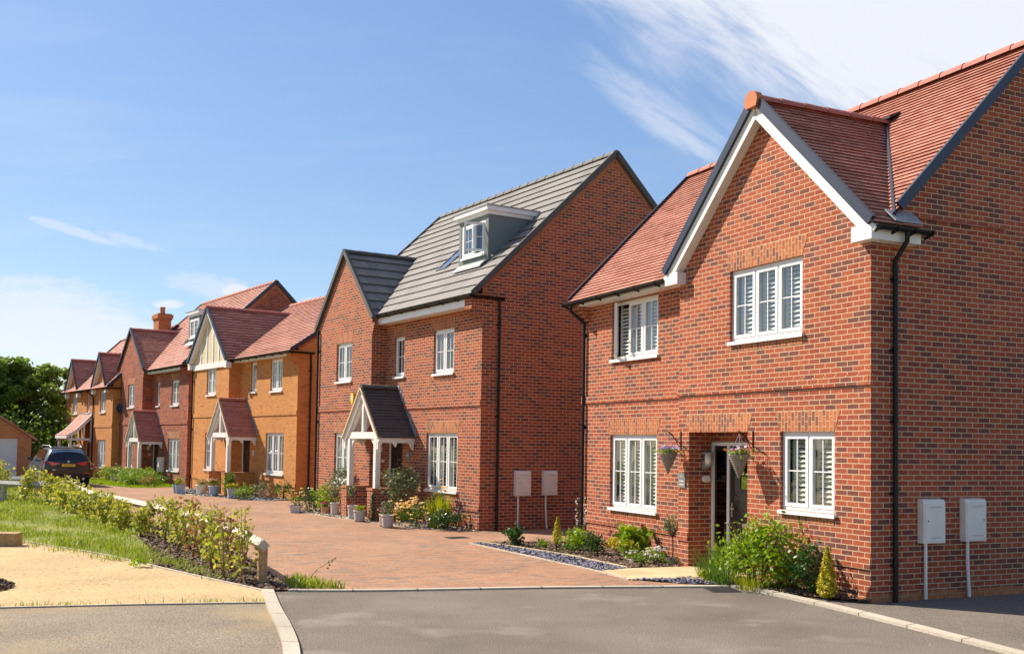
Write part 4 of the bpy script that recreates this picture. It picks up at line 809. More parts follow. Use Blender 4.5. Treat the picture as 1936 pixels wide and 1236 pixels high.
# ------------------------------------------------------------------ nearest house, right
def house_near():
    h = empty('brick_house', (4.87, 14.274, 0), R(24.9), 'red brick house with a white edged gable and hanging baskets by its recessed door', 'house')
    gab = Fr((0, 0, 0), (0, 1, 0), (-1, 0, 0)); rec = Fr((0.45, 0, 0), (0, 1, 0), (-1, 0, 0)); sid = Fr((0, 0, 0), (1, 0, 0), (0, -1, 0))
    zb = -0.3; S1, Wd = 4.60, 8.95; ga, gz, k = 2.30, 7.50, 0.95; ez, br, rz = 5.15, 3.25, 8.23
    w = MB(); wa = gz-.15; wz = wa-k*2.3
    panel(w, gab, [(0, zb), (S1, zb), (S1, wz), (ga, wa), (0, wz)], [(1.39, 3.16, 3.78, 4.94), (0.70, 1.88, 1.15, 2.32), (2.67, 4.29, 0.0, 2.32, 0.50)])
    panel(w, rec, [(S1-.05, zb), (Wd, zb), (Wd, 5.36), (S1-.05, 5.36)], [(6.0, 7.75, 0.83, 2.29), (6.0, 7.74, 3.81, 4.97)])
    panel(w, Fr((0, S1, 0), (1, 0, 0), (0, 1, 0)), [(0, zb), (.45, zb), (.45, wz), (0, wz)])
    panel(w, sid, [(0, zb), (.2, zb), (.2, 5.10), (0, 5.10)]); so_ = [(0.2, zb), (6.05, zb), (6.05, 5.35), (3.25, 8.14), (0.2, 5.10)]
    panel(w, sid, so_); so2 = [(0.45, zb), (6.05, zb), (6.05, 5.35), (3.25, 8.14), (0.45, 5.35)]; panel(w, Fr((0, Wd, 0), (1, 0, 0), (0, 1, 0)), so2)
    panel(w, Fr((6.05, 0, 0), (0, 1, 0), (1, 0, 0)), [(0, zb), (Wd, zb), (Wd, 5.35), (0, 5.35)])
    panel(w, Fr((0.50, 0, 0), (0, 1, 0), (-1, 0, 0)), [(2.67, 0), (4.29, 0), (4.29, 2.32), (2.67, 2.32)], [(2.75, 4.285, 0.0, 2.16, 0.10)])
    w.build('brick_wall', 'brick_red', h)
    s = MB(); d = .030
    band(s, gab, -d, S1+d, 2.95, 3.10, d); band(s, rec, S1, Wd, 2.95, 3.10, d); s.box(-d, 6.05, -.005, 0.02, 2.952, 3.098)
    band(s, gab, -.01, 2.67, .45, .60, .022); band(s, gab, 4.29, S1+.01, .45, .60, .022); band(s, rec, S1, Wd, .45, .60, .022)
    s.build('brick_course', 'brick_red', h)
    s = MB(); s.box(-.004, 6.05, -.004, .02, -.3, .12); band(s, gab, -.004, 2.67, -.3, .06, .004); s.build('base_course', 'brick_orange', h)
    s = MB()
    for q in range(4): s.box(.45-.07*(q+1), .47, Wd-.33, Wd+.003, 5.0-.30+.075*q, 5.0-.225+.075*q)
    s.box(.16, .47, Wd-.33, Wd+.004, 5.0, 5.16); s.build('corbel', 'brick_red', h)
    # main roof
    r = MB(); L = (br-.17)*math.sqrt(2)+.03; slope(r, (.15, -.09, ez-.02), (.15, Wd+.1, ez-.02), (1, 0, 1), L, .108, .027)
    slope(r, (2*br-.15, -.09, ez-.02), (2*br-.15, Wd+.1, ez-.02), (-1, 0, 1), L, .105, .016); ro = r.build('roof', 'tile_red', h)
    q = MB(); ridge_run(q, (br, -.1, rz+.04), (br, Wd+.1, rz+.04), .12); q.build('ridge_tile', 'ridge_red', ro)
    q = MB()
    q.bar((.42, -.10, ez+.27), (br, -.10, rz+.045), .05, .145); q.bar((.15, Wd+.11, ez+.02), (br, Wd+.11, rz+.045), .035, .10); q.bar((2*br-.15, -.10, ez+.0), (br, -.10, rz+.045), .05, .19)
    q.build('verge', 'verge_grey', ro)
    # gable roof
    r = MB(); bf, bi = -.22, 2.56; hw = 2.3+.20; zf = gz-k*hw; L = math.hypot(hw, hw*k)
    slope(r, (bf, -.20, zf), (.74, -.20, zf), (0, 1, k), .21*math.hypot(1, k), .108, .027); L0 = .19*math.hypot(1, k); slope(r, (bf, -.01, zf+.19*k), (bi, -.01, zf+.19*k), (0, 1, k), L-L0, .108, .027); slope(r, (bf, S1+.20, zf), (bi, S1+.20, zf), (0, -1, k), L, .108, .027)
    go = r.build('gable_roof', 'tile_red', h)
    q = MB(); ridge_run(q, (bf+.02, ga, gz+.035), (bi+.05, ga, gz+.035), .115); q.build('ridge_tile', 'ridge_red', go)
    q = MB(); q.lathe([(0, 0)], 4); q = MB(); n = 14; rr = .16; c0 = V((bf-.05, ga, gz-.02))
    pts = [c0+V((0, math.cos(math.pi*j/n)*rr, math.sin(math.pi*j/n)*rr)) for j in range(n+1)]+[c0+V((0, -rr*.8, -.10)), c0+V((0, rr*.8, -.10))]
    q.prism(pts, (.12, 0, 0)); q.build('ridge_end_cap', 'terracotta_ridge', go)
    q = MB()
    for sg in (-1, 1):
        e = ga+sg*(hw+.015); q.bar((bf+.025, e, zf+.015), (bf+.025, ga+sg*.10, gz-.05), .06, .14)
        q.bar((bf+.05, e, zf+.075), (bf+.05, ga+sg*.10, gz+.01), .10, .02)
    q.build('verge', 'verge_grey', go)
    q = MB()
    for sg in (-1, 1):
        q.bar((bf+.06, ga+sg*hw, zf-.15), (bf+.06, ga, gz-.15), .03, .20)
        q.bar((bf+.14, ga+sg*(hw-.05), zf-.23), (bf+.14, ga, gz-.24), .17, .02)
        y0, y1 = sorted((ga+sg*(hw+.005), ga+sg*(hw-.38))); q.box(bf+.035, .03 if sg > 0 else .02, y0, y1, 4.90, zf-.02)
    q.box(-.0, .72, -.195, -.002, 4.90, 5.06)
    q.build('bargeboard', 'paint_white', go)
    q = MB(); p0 = V((2.56, 2.25, 7.54))
    q.tube([(.30, -.13, 5.30), (2.50, 2.25, 7.50)], .028, 8); q.prism([(2.42, 2.10, 7.56), (2.42, 2.50, 7.56), (2.66, 2.5, 7.66), (2.66, 2.1, 7.66)], (0, 0, .03)); q.build('valley_trim', 'verge_grey', go)
    q = MB(); q.prism([(.25, -.20, zf+.055), (.74, -.20, zf+.055), (.74, -.0, zf+.235), (.25, -.0, zf+.235)], (0, 0, .025)); q.build('lead_saddle', 'lead', go)
    q = MB(); q.prism([(.4, -.20, zf+.01), (.75, -.20, zf+.01), (.75, 0, zf+.2), (.4, 0, zf+.2)], (0, 0, .03)); q.build('eaves_tile', 'tile_red', go)
    # eaves trim, gutters and pipes
    q = MB(); q.box(.16, .185, S1+.1, Wd-.33, 4.99, 5.14); q.box(.185, .45, S1+.1, Wd-.33, 4.99, 5.005); q.build('fascia', 'upvc_white', h)
    q = MB(); gutter(q, (.09, S1+.18, 5.09), (.09, Wd+.18, 5.09), inw=(1, 0, 0)); q.build('gutter', 'plastic_black', h); q = MB(); gutter(q, (-.12, -.27, 5.08), (.82, -.27, 5.08), br=.34, inw=(0, 1, 0)); q.build('gutter', 'plastic_black', h)
    q = MB(); downpipe(q, (.39, -.27, 5.03), (.40, -.05), 0.0, clips=5); q.build('downpipe', 'plastic_black', h)
    q = MB(); downpipe(q, (.09, Wd-.10, 5.03), (.40, Wd-.14), 0.0, nrm=(-1, 0, 0)); q.build('downpipe', 'plastic_black', h)
    window(h, gab, 1.39, 3.16, 3.78, 4.94, 3, blind='shutter'); window(h, gab, .70, 1.88, 1.15, 2.32, 2, blind='shutter')
    window(h, rec, 6.0, 7.75, .83, 2.29, 3, blind='shutter'); window(h, rec, 6.0, 7.74, 3.81, 4.97, 3, blind='shutter', openl=2, arch=None, angle=30)
    q = MB(); w_ = .13; ps = [(2.67, 2.32), (4.29, 2.32), (4.29+w_, 2.62), (2.67-w_, 2.62)]; pts = [gab.p(u, .004, z) for u, z in ps]; n = (pts[1]-pts[0]).cross(pts[2]-pts[1]); od = [0, 1, 2, 3] if n.dot(gab.N) > 0 else [3, 2, 1, 0]
    q.face([pts[i] for i in od], 0, [(ps[i][1]-2.32, ps[i][0]) for i in od]); q.build('door_lintel', 'brick_arch', h)
    door(h, Fr((.50, 0, 0), (0, 1, 0), (-1, 0, 0)), 2.76, 4.28, 2.155, inset=-.02, base=.02, side=.38, glassw=.32, zg=(1.38, 1.9))
    wall_lamp(h, Fr((0, 4.29, 0), (1, 0, 0), (0, -1, 0)), .33, 1.82)
    q = MB(); gab.box(q, 4.37, 4.58, .004, .022, 1.36, 1.62); so_ = q.build('house_sign', 'sign_slate', h)
    text('11', .075, 'sign_text', so_, gab, 4.475, 1.555, .023)
    q = MB()
    for z in (1.475, 1.415):
        for i, wd_ in enumerate((.018, .02, .014, .02)): u = 4.42+.031*i; gab.box(q, u, u+wd_, .022, .0235, z-.014, z+.014)
    q.build('lettering', 'sign_text', so_)
    for u in (2.53, 4.53):
        q = MB(); b = .28; z = 2.31; q.bar(gab.p(u, .008, z+.02), gab.p(u, .008, z-.30), .018, .012); q.bar(gab.p(u, .01, z-.2), gab.p(u, b-.02, z+.01), .012, .012)
        path = [gab.p(u, .01, z-.26), gab.p(u, .06, z-.22), gab.p(u, .12, z-.12), gab.p(u, .2, z-.02), gab.p(u, b, z+.02), gab.p(u, b+.03, z), gab.p(u, b+.02, z-.02)]; q.tube(path, .007, 6); q.build('basket_bracket', 'plastic_black', h)
    meter_box(h, .852, 1.262, .79, 1.40, handle=.2); meter_box(h, 1.652, 2.058, .80, 1.40, bend=-.03, handle=.85)
    q = MB(); fr = Fr((.45, 0, 0), (0, 1, 0), (-1, 0, 0)); fr.box(q, 5.05, 5.2, 0, .05, .28, .45); fr.box(q, 5.1, 5.15, 0, .03, -.1, .28); q.build('outlet_box', 'meter_white', h)
    return h
H1 = house_near()
def W1(a, b, z=0.0): return H1M @ V((b, a, z))
H1M = Matrix.Translation((4.87, 14.274, 0)) @ Matrix.Rotation(R(24.9), 4, 'Z')
def frame_m(loc, yaw):
    M = Matrix.Translation((loc[0], loc[1], 0)) @ Matrix.Rotation(R(yaw), 4, 'Z'); return lambda a, b, z=0.0: M @ V((b, a, z))
L2, L3, L4, L5 = (-0.737, 24.955), (-7.409, 36.316), (-13.999, 45.514), (-20.079, 52.923)
W2, W3, W4, W5 = frame_m(L2, 32), frame_m(L3, 35), frame_m(L4, 34.5), frame_m(L5, 35)

# hanging baskets: each hangs from a bracket, so each is a thing of its own
def basket(a, label, mat):
    c = W1(a, -.27, 2.29); t = empty('hanging_basket', (c.x, c.y, c.z-.70), 0, label, 'hanging basket', 'cone baskets beside the front door')
    q = MB(); q.lathe([(.005, 0), (.165, .36), (.17, .375), (.155, .375)], 22)
    for i in range(13): z = .02+.36*i/13; r_ = .01+.158*z/.36; q.lathe([(r_+.002, z-.006), (r_+.010, z), (r_+.002, z+.006)], 18)
    q.build('wicker_cone', 'wicker', t); q = MB(); q.lathe([(0, .34), (.155, .34)], 18); q.build('soil', 'soil', t)
    q = MB()
    for k in range(3): an = k*2.09+.4; q.tube([(.16*math.cos(an), .16*math.sin(an), .36), (0, 0, .69)], .0045, 5)
    q.build('chain', 'metal_steel', t)
    n = 240; p = rng.normal(size=(n, 3))*[.085, .085, .03]+[0, 0, .40]; cloud('foliage', p, .05, 'leaf_bright', t)
    n = 70; p = rng.normal(size=(n, 3))*[.075, .075, .02]+[0, 0, .445]; cloud('flowers', p, .06, mat, t, aspect=1.1, upbias=2)
basket(2.53, 'wicker cone basket of pink and purple flowers hanging in front of the black door', 'flower_basket')
basket(4.53, 'wicker cone basket of lilac and white flowers hanging above the slate house sign', 'flower_lilac')

# ------------------------------------------------------------------ the three similar houses beyond
h2, f2, g2_, s2 = house_T('brick_house', L2, 32, 'red brick house with a grey tiled roof, grey dormer window and white timber porch', 'brick_red', 'tile_grey', 0.385, 0.036, 0.0, 5.33, 5.29, 9.25, 7.27, 7.64, 5.50, 5.60, 0.952, 3.91, 9.40, 4.55, 'ridge_dark', 0,
    (0.88, 2.32, 3.83, 4.95), dormer=(1.0, 2.50, 6.62, 7.82, 0.72), gw=dict(mid=(4.14, 4.77), up=(6.67, 7.80), gf=(6.72, 7.82)), blinds=dict(gfR='shutter_open', upR='curtain_side', mid='shutter', gup='curtain_side', ggf='shutter', dorm=0), prz=3.54, porch_tile='ridge_dark', verge='ridge_dark')
meter_box(h2, .955, 1.385, .82, 1.43, base=-.02, handle=.25); meter_box(h2, 1.767, 2.163, .83, 1.43, bend=-.04, handle=.88)
q = MB(); f2.box(q, 3.69, 3.89, .004, .02, 1.60, 1.84); so2_ = q.build('house_sign', 'sign_slate', h2); text('16', .12, 'sign_text', so2_, f2, 3.79, 1.73, .021)
q = MB(); g2_.slab(q, [(6.33, 3.23), (6.38, 3.13), (6.45, 3.13), (6.50, 3.23), (6.52, 3.36), (6.48, 3.46), (6.35, 3.46), (6.31, 3.36)], 0, .08); ab = q.build('alarm_box', 'alarm_yellow', h2)
q = MB(); g2_.box(q, 6.37, 6.46, .08, .083, 3.26, 3.37); ap_ = q.build('alarm_label', 'sign_text', ab)
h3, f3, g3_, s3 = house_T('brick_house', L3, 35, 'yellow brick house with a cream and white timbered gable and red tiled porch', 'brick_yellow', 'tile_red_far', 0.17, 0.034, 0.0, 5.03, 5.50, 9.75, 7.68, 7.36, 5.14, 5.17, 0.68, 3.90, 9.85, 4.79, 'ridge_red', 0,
    (0.87, 2.33, 3.85, 5.00), barge=True, tudor=True, archm='brick_arch_yellow', gw=dict(mid=(3.82, 4.38), up=(6.96, 8.06), gf=(6.96, 8.06)), door_u=(4.30, 5.33), blinds=dict(gfR='shutter_open', upR='curtain_side', mid='curtain', gup='shutter', ggf='curtain_side'), prz=3.58)
q = MB(); f3.box(q, 3.84, 4.03, .004, .02, 1.50, 1.66); q2 = q.build('house_sign', 'blind_white', h3); text('18', .10, 'sign_dark', q2, f3, 3.935, 1.58, .021)
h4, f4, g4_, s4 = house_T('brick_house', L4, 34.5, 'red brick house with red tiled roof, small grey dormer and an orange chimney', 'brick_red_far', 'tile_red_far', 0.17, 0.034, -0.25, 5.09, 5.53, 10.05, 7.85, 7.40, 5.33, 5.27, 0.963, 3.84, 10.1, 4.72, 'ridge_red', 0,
    (0.65, 2.08, 3.56, 4.69), dormer=(0.93, 2.46, 6.40, 7.60, 0.70), chimney=(1.5, 9.45, 8.42), gw=dict(mid=(4.27, 4.78), up=(6.95, 8.12), gf=(6.95, 8.08)), door_u=(4.25, 5.38), blinds=dict(gfR='curtain', upR='curtain_side', mid='curtain', gup='curtain', ggf='curtain_side'), prz=3.30)
q = MB(); f4.box(q, 3.30, 3.75, .0, .20, .55, 1.22); mbx = q.build('meter_box', 'meter_white', h4); q = MB(); q.tube([f4.p(3.5, .06, .56), f4.p(3.5, .06, -.1)], .03, 8); q.build('conduit', 'lead', mbx)

# ------------------------------------------------------------------ far yellow house with two small gables
def house_far():
    h = empty('brick_house', (L5[0], L5[1], 0), R(35), 'farthest yellow brick house with two small white edged gables and a sloping lean-to porch', 'house')
    fr = Fr((0, 0, 0), (0, 1, 0), (-1, 0, 0)); zb = -.4; Wd, D = 10.3, 6.2; ez, sl, br = 4.62, .97, 3.1; rz = ez+sl*(br+.3); w = MB()
    ops = [(1.38, 2.52, 3.38, 4.50), (7.52, 8.68, 3.38, 4.50), (4.75, 5.35, 3.40, 4.48), (1.14, 2.85, .56, 1.95), (4.45, 5.55, -.35, 1.82), (7.4, 8.6, .56, 1.95)]
    panel(w, fr, [(0, zb), (Wd, zb), (Wd, ez+.25), (0, ez+.25)], ops)
    sp_ = [(0, zb), (D, zb), (D, ez+.25), (br, rz-.08), (0, ez+.25)]; panel(w, Fr((0, 0, 0), (1, 0, 0), (0, -1, 0)), sp_); panel(w, Fr((0, Wd, 0), (1, 0, 0), (0, 1, 0)), sp_); panel(w, Fr((D, 0, 0), (0, 1, 0), (1, 0, 0)), [(0, zb), (Wd, zb), (Wd, ez+.25), (0, ez+.25)])
    gs = [(8.12, 1.52), (2.0, 1.45)]; gzz = 6.40; kk = (gzz-4.62)/1.5
    for c, hw in gs: panel(w, Fr((-.02, 0, 0), (0, 1, 0), (-1, 0, 0)), [(c-hw+.15, 4.52), (c+hw-.15, 4.52), (c+hw-.15, gzz-.16-kk*(hw-.15)), (c, gzz-.16), (c-hw+.15, gzz-.16-kk*(hw-.15))])
    w.build('brick_wall', 'brick_yellow', h)
    s = MB(); band(s, fr, 0, Wd, 2.60, 2.75); band(s, fr, 0, Wd, .2, .35); 
    for q_ in range(4): s.box(-.07*(q_+1), .02, -.003, .33, ez-.3+.075*q_, ez-.225+.075*q_)
    s.build('brick_course', 'brick_yellow', h)
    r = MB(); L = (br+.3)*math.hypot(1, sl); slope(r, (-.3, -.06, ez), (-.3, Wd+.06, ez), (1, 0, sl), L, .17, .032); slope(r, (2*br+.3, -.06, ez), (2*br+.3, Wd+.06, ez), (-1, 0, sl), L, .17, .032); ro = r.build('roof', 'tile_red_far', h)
    q = MB(); ridge_run(q, (br, -.07, rz+.03), (br, Wd+.07, rz+.03), .12); q.build('ridge_tile', 'ridge_red', ro)
    q = MB(); q.bar((-.3, -.07, ez+.02), (br, -.07, rz+.04), .05, .14); q.bar((2*br+.3, -.07, ez+.02), (br, -.07, rz+.04), .05, .14); q.bar((-.3, Wd+.07, ez+.02), (br, Wd+.07, rz+.04), .05, .14); q.build('verge', 'verge_grey', ro)
    for c, hw in gs:
        r = MB(); bi = (gzz-ez)/sl-.3; zf = gzz-kk*hw; bf = -.26
        for sg in (-1, 1): slope(r, (bf, c+sg*hw, zf), (bi, c+sg*hw, zf), (0, -sg*hw, gzz-zf), math.hypot(hw, gzz-zf), .17, .034)
        go = r.build('gable_roof', 'tile_red_far', h); q = MB(); ridge_run(q, (bf-.02, c, gzz+.03), (bi, c, gzz+.03), .115); q.build('ridge_tile', 'ridge_red', go)
        q = MB()
        for sg in (-1, 1): q.bar((bf, c+sg*(hw+.02), zf), (bf, c, gzz+.03), .06, .11)
        q.build('verge', 'verge_grey', go); q = MB()
        for sg in (-1, 1):
            q.bar((bf+.04, c+sg*hw, zf-.14), (bf+.04, c, gzz-.13), .03, .18); q.bar((bf+.14, c+sg*hw*.98, zf-.19), (bf+.14, c, gzz-.2), .2, .02); y0, y1 = sorted((c+sg*hw, c+sg*(hw-.25))); q.box(bf+.02, -.03, y0, y1, zf-.32, zf-.1)
        q.build('bargeboard', 'paint_white', go)
    q = MB(); gutter(q, (-.36, -.1, ez-.03), (-.36, .5, ez-.03), inw=(1, 0, 0)); q.build('gutter', 'plastic_black', h); q = MB(); gutter(q, (-.36, 3.55, ez-.03), (-.36, 6.55, ez-.03), inw=(1, 0, 0)); q.build('gutter', 'plastic_black', h); q = MB(); gutter(q, (-.36, 9.7, ez-.03), (-.36, Wd+.1, ez-.03), inw=(1, 0, 0)); q.build('gutter', 'plastic_black', h); q = MB(); gutter(q, (-.36, -.1, ez-.03), (.8, -.1, ez-.03), br=.5); q.build('gutter', 'plastic_black', h)
    q = MB(); downpipe(q, (-.36, 3.7, ez-.05), (-.05, 3.75), -.2, nrm=(-1, 0, 0)); q.build('downpipe', 'plastic_black', h)
    q = MB(); downpipe(q, (.7, -.1, ez-.05), (.72, -.05), -.2); q.build('downpipe', 'plastic_black', h)
    window(h, fr, 1.38, 2.52, 3.38, 4.50, 2, blind='curtain_side', arch=None); window(h, fr, 7.52, 8.68, 3.38, 4.50, 2, blind='curtain', arch=None); window(h, fr, 4.75, 5.35, 3.40, 4.48, 1, blind='curtain', arch=None)
    window(h, fr, 1.14, 2.85, .56, 1.95, 3, blind='curtain', arch='brick_arch_yellow'); window(h, fr, 7.4, 8.6, .56, 1.95, 2, blind='curtain_side', arch='brick_arch_yellow'); door(h, fr, 4.45, 5.55, 1.82, base=-.3)
    r = MB(); pa0, pa1 = 3.95, 6.65     # lean-to porch with a bell-cast foot
    slope(r, (-1.28, pa0, 2.17), (-1.28, pa1, 2.17), (.5, 0, .33), .6, .17, .02); slope(r, (-.78, pa0, 2.50), (-.78, pa1, 2.50), (.78, 0, .82), 1.13, .17, .02)
    po = r.build('porch', 'tile_red_far', h); q = MB(); q.box(-1.30, -1.24, pa0, pa1, 2.0, 2.15)
    for y in (pa0-.02, pa1-.06): q.bar((-1.26, y+.04, 2.10), (-.78, y+.04, 2.42), .08, .16); q.bar((-.78, y+.04, 2.42), (0, y+.04, 3.24), .08, .16); q.box(-1.2, 0, y, y+.08, 1.90, 2.02); q.bar((-.42, y+.04, 2.0), (-.42, y+.04, 2.8), .07, .07); q.box(-.1, -.003, y, y+.08, 1.8, 3.2)
    q.build('porch_truss', 'paint_white', po)
    for y in (pa0+.07, pa1-.07): q = MB(); q.box(-1.15, -1.02, y-.065, y+.065, -.4, 1.92); q.build('porch_post', 'paint_white', po)
    q = MB(); q.box(-.03, .01, pa0, pa1, 3.28, 3.40); q.build('flashing', 'lead', po)
    wall_lamp(h, fr, 5.85, 1.5)
    sd_ = MB(); c = V((.42, -.30, 3.55)); prof = [(0, 0), (.12, .012), (.22, .04), (.30, .075)]; n = 18; nx = V((-.35, -.9, .25)).normalized(); tx = nx.cross(V((0, 0, 1))).normalized(); ty = tx.cross(nx)
    vs = []; fs = []
    for r_, z_ in prof: vs += [c+tx*(r_*math.cos(2*math.pi*j/n))+ty*(r_*math.sin(2*math.pi*j/n))+nx*z_ for j in range(n)]
    for i in range(3): fs += [(i*n+j, i*n+(j+1) % n, (i+1)*n+(j+1) % n, (i+1)*n+j) for j in range(n)]
    sd_.solid(vs, fs, 0, True); sd_.bar(c, (.42, 0, 3.5), .04, .04); sd_.bar(c-ty*.28, c+nx*.35-ty*.05, .02, .02); sd_.bar(c+nx*.33-ty*.05, c+nx*.40, .06, .06); sd_.build('satellite_dish', 'verge_grey', h)
    return h
house_far()

# garage, far left
def garage():
    h = empty('garage', (-23.45, 51.5, 0), R(117), 'small brick garage with a white ribbed door', 'garage')
    fr = Fr((0, 0, 0), (0, 1, 0), (-1, 0, 0)); w = MB(); zb = -.5; Wd = 3.9; ez = 2.0; ap = Wd/2; az_ = ez+.66*ap
    panel(w, fr, [(0, zb), (Wd, zb), (Wd, ez), (ap, az_), (0, ez)], [(.62, 3.28, -.4, 1.95)], .12)
    for y, nn in ((0, -1), (Wd, 1)): panel(w, Fr((0, y, 0), (1, 0, 0), (0, nn, 0)), [(0, zb), (6, zb), (6, ez), (0, ez)])
    panel(w, Fr((6, 0, 0), (0, 1, 0), (1, 0, 0)), [(0, zb), (Wd, zb), (Wd, ez), (ap, az_), (0, ez)]); w.build('brick_wall', 'brick_yellow_garage', h)
    r = MB(); hw = ap+.25; zf = az_+.07-.66*hw
    for y, s_ in ((-.25, 1), (Wd+.25, -1)): slope(r, (-.08, y, zf), (6.1, y, zf), (0, s_, .66), math.hypot(hw, hw*.66), .2, .02)
    ro = r.build('roof', 'tile_red_far', h); q = MB()
    for y in (-.25, Wd+.25): q.bar((-.1, y, zf), (-.1, ap, az_+.09), .05, .10)
    q.build('verge', 'tile_red_far', ro); q = MB(); gutter(q, (-.05, -.28, zf-.04), (6, -.28, zf-.04)); downpipe(q, (.2, -.28, zf-.06), (.2, -.05), -.3); q.build('gutter', 'plastic_black', h)
    q = MB(); u = .70
    fr.box(q, .62, .70, -.14, -.04, -.4, 1.95); fr.box(q, 3.20, 3.28, -.14, -.04, -.4, 1.95); fr.box(q, .70, 3.20, -.14, -.04, 1.85, 1.95)
    while u < 3.1: fr.box(q, u, u+.115, -.13, -.075, -.4, 1.85); fr.box(q, u+.115, u+.125, -.13, -.09, -.4, 1.85); u += .125
    q.build('garage_door', 'garage_door', h)
GA = [(0.0, (0.56, 0.22, 0.085)), (0.5, (0.60, 0.25, 0.10)), (1.0, (0.48, 0.17, 0.065))]; brickmat('brick_yellow_garage', GA, (0.45, 0.28, 0.16))
garage()

# ------------------------------------------------------------------ ground
def sheet(name, pts, z, mat, uvrot=0.0, kind='structure'):
    me = bpy.data.meshes.new(name); me.from_pydata([(x, y, z) for x, y in pts], [], [tuple(range(len(pts)))]); me.materials.append(MAT[mat])
    if me.polygons[0].normal.z < 0: me.flip_normals()
    uvl = me.uv_layers.new(name='UVMap'); c, s = math.cos(uvrot), math.sin(uvrot)
    for lp in me.loops: v = me.vertices[lp.vertex_index].co; uvl.data[lp.index].uv = (v.x*c+v.y*s, -v.x*s+v.y*c)
    o = bpy.data.objects.new(name, me); COL.objects.link(o); o['kind'] = kind; return o
def xy(*ps): return [(p[0], p[1]) for p in ps]
def inside(p, poly):
    r = False; n = len(poly)
    for i in range(n):
        (x0, y0), (x1, y1) = poly[i], poly[(i+1) % n]
        if (y0 > p[1]) != (y1 > p[1]) and p[0] < (x1-x0)*(p[1]-y0)/(y1-y0)+x0: r = not r
    return r
def scatter(poly, n, dens=None):
    xs = [p[0] for p in poly]; ys = [p[1] for p in poly]; o = []
    while len(o) < n:
        p = (random.uniform(min(xs), max(xs)), random.uniform(min(ys), max(ys)))
        if inside(p, poly) and (dens is None or random.random() < dens(p)): o.append(p)
    return o
sheet('ground', [(-600, -200), (600, -200), (600, 900), (-600, 900)], -0.02, 'meadow_soil')
kF = [(-3.05, 14.56), (-1.92, 14.66), (0.28, 15.18), (1.8, 15.44), (3.27, 15.68)]
kR = [(3.27, 15.68), (3.60, 15.11), (4.13, 13.85), (4.60, 12.49), (5.05, 11.04), (5.45, 9.6), (5.9, 7.0), (6.2, 0.0)]
kL = [(-3.22, 14.50), (-2.81, 13.07), (-2.37, 11.64), (-2.02, 10.32), (-1.8, 9.0), (-1.6, 6.0), (-1.5, 0.0)]
sheet('road', kL[::-1]+kF+kR+[(6.2, -12), (-1.5, -12)], 0.0, 'asphalt_road')
sheet('footway', [(-3.22, 14.5), (-2.95, 13.46), (-2.6, 12.2), (-2.25, 10.9), (-1.95, 9.6), (-1.7, 7.5), (-1.6, 0), (-1.6, -12), (-30, -12), (-30, 5.5), (-6.11, 12.75), (-4.66, 13.14), (-3.0, 13.47)][0:1]+[(-2.97, 13.47), (-2.6, 12.2), (-2.25, 10.9), (-1.95, 9.6), (-1.7, 7.5), (-1.55, 0), (-1.55, -12), (-30, -12), (-30, 5.5), (-6.11, 12.75), (-4.66, 13.14)], 0.004, 'asphalt_path')
gravtop = [(-3.35, 14.50), (-4.97, 16.23), (-7.09, 18.60), (-9.45, 20.69), (-14, 24.2), (-24, 29)]
sheet('gravel_path', [(-2.97, 13.50), (-4.66, 13.15), (-6.11, 12.76), (-30, 5.5), (-34, 26)]+gravtop[::-1]+[(-3.2, 14.5)], 0.008, 'buff_gravel')
sheet('footway', [(3.72, 15.0), (4.2, 13.9), (4.68, 12.5), (5.13, 11.05), (5.53, 9.6), (5.98, 7.0), (6.28, 0), (6.28, -12), (40, -12), (40, 28), (10.5, 21), (4.87, 14.3)], 0.004, 'asphalt_side')
dl = [(-3.05, 14.62), (-3.65, 15.9), (-5.2, 19.2), (-7.0, 22.4), (-9.4, 26.2), (-11.6, 30.0), (-14.0, 34.5), (-17.6, 39.5), (-22, 45), (-27, 50)]
sheet('driveway', kF[::-1]+dl+[(-27, 58), (-6, 52), (6, 34), (8, 22), (4.4, 17.2), (3.45, 15.72)], 0.012, 'block_paving', R(13))
# kerbs: real stones with a small upstand
def kerb(name, line, w, h, side, z0=0.0, joint=0.9, drop=0.0):
    mb = MB(); n = len(line)
    off = []
    for i, p in enumerate(line):
        a = V(line[max(0, i-1)]); b = V(line[min(n-1, i+1)]); d = (b-a).normalized(); nrm = V((-d.y, d.x))*side; off.append(V(p)+nrm*w)
    s = 0.0
    for i in range(n-1):
        a, b, c, d = V(line[i]), V(line[i+1]), off[i+1], off[i]; L = (b-a).length
        f = [(a.x, a.y, h-drop), (b.x, b.y, h-drop), (c.x, c.y, h), (d.x, d.y, h)]; uv = [(s, 0.02), (s+L, 0.02), (s+L, .8), (s, .8)]
        if side < 0: f = f[::-1]; uv = uv[::-1]
        mb.face(f, 0, uv)
        g = [(a.x, a.y, z0-.05), (b.x, b.y, z0-.05), (b.x, b.y, h-drop), (a.x, a.y, h-drop)]; uv = [(s, .02), (s+L, .02), (s+L, .3), (s, .3)]
        mb.face(g if side > 0 else g[::-1], 0, uv if side > 0 else uv[::-1]); g = [(d.x, d.y, h), (c.x, c.y, h), (c.x, c.y, z0-.05), (d.x, d.y, z0-.05)]; mb.face(g if side > 0 else g[::-1], 0, uv)
        s += L
    o = mb.build(name, 'kerb_concrete'); o['kind'] = 'structure'; return o
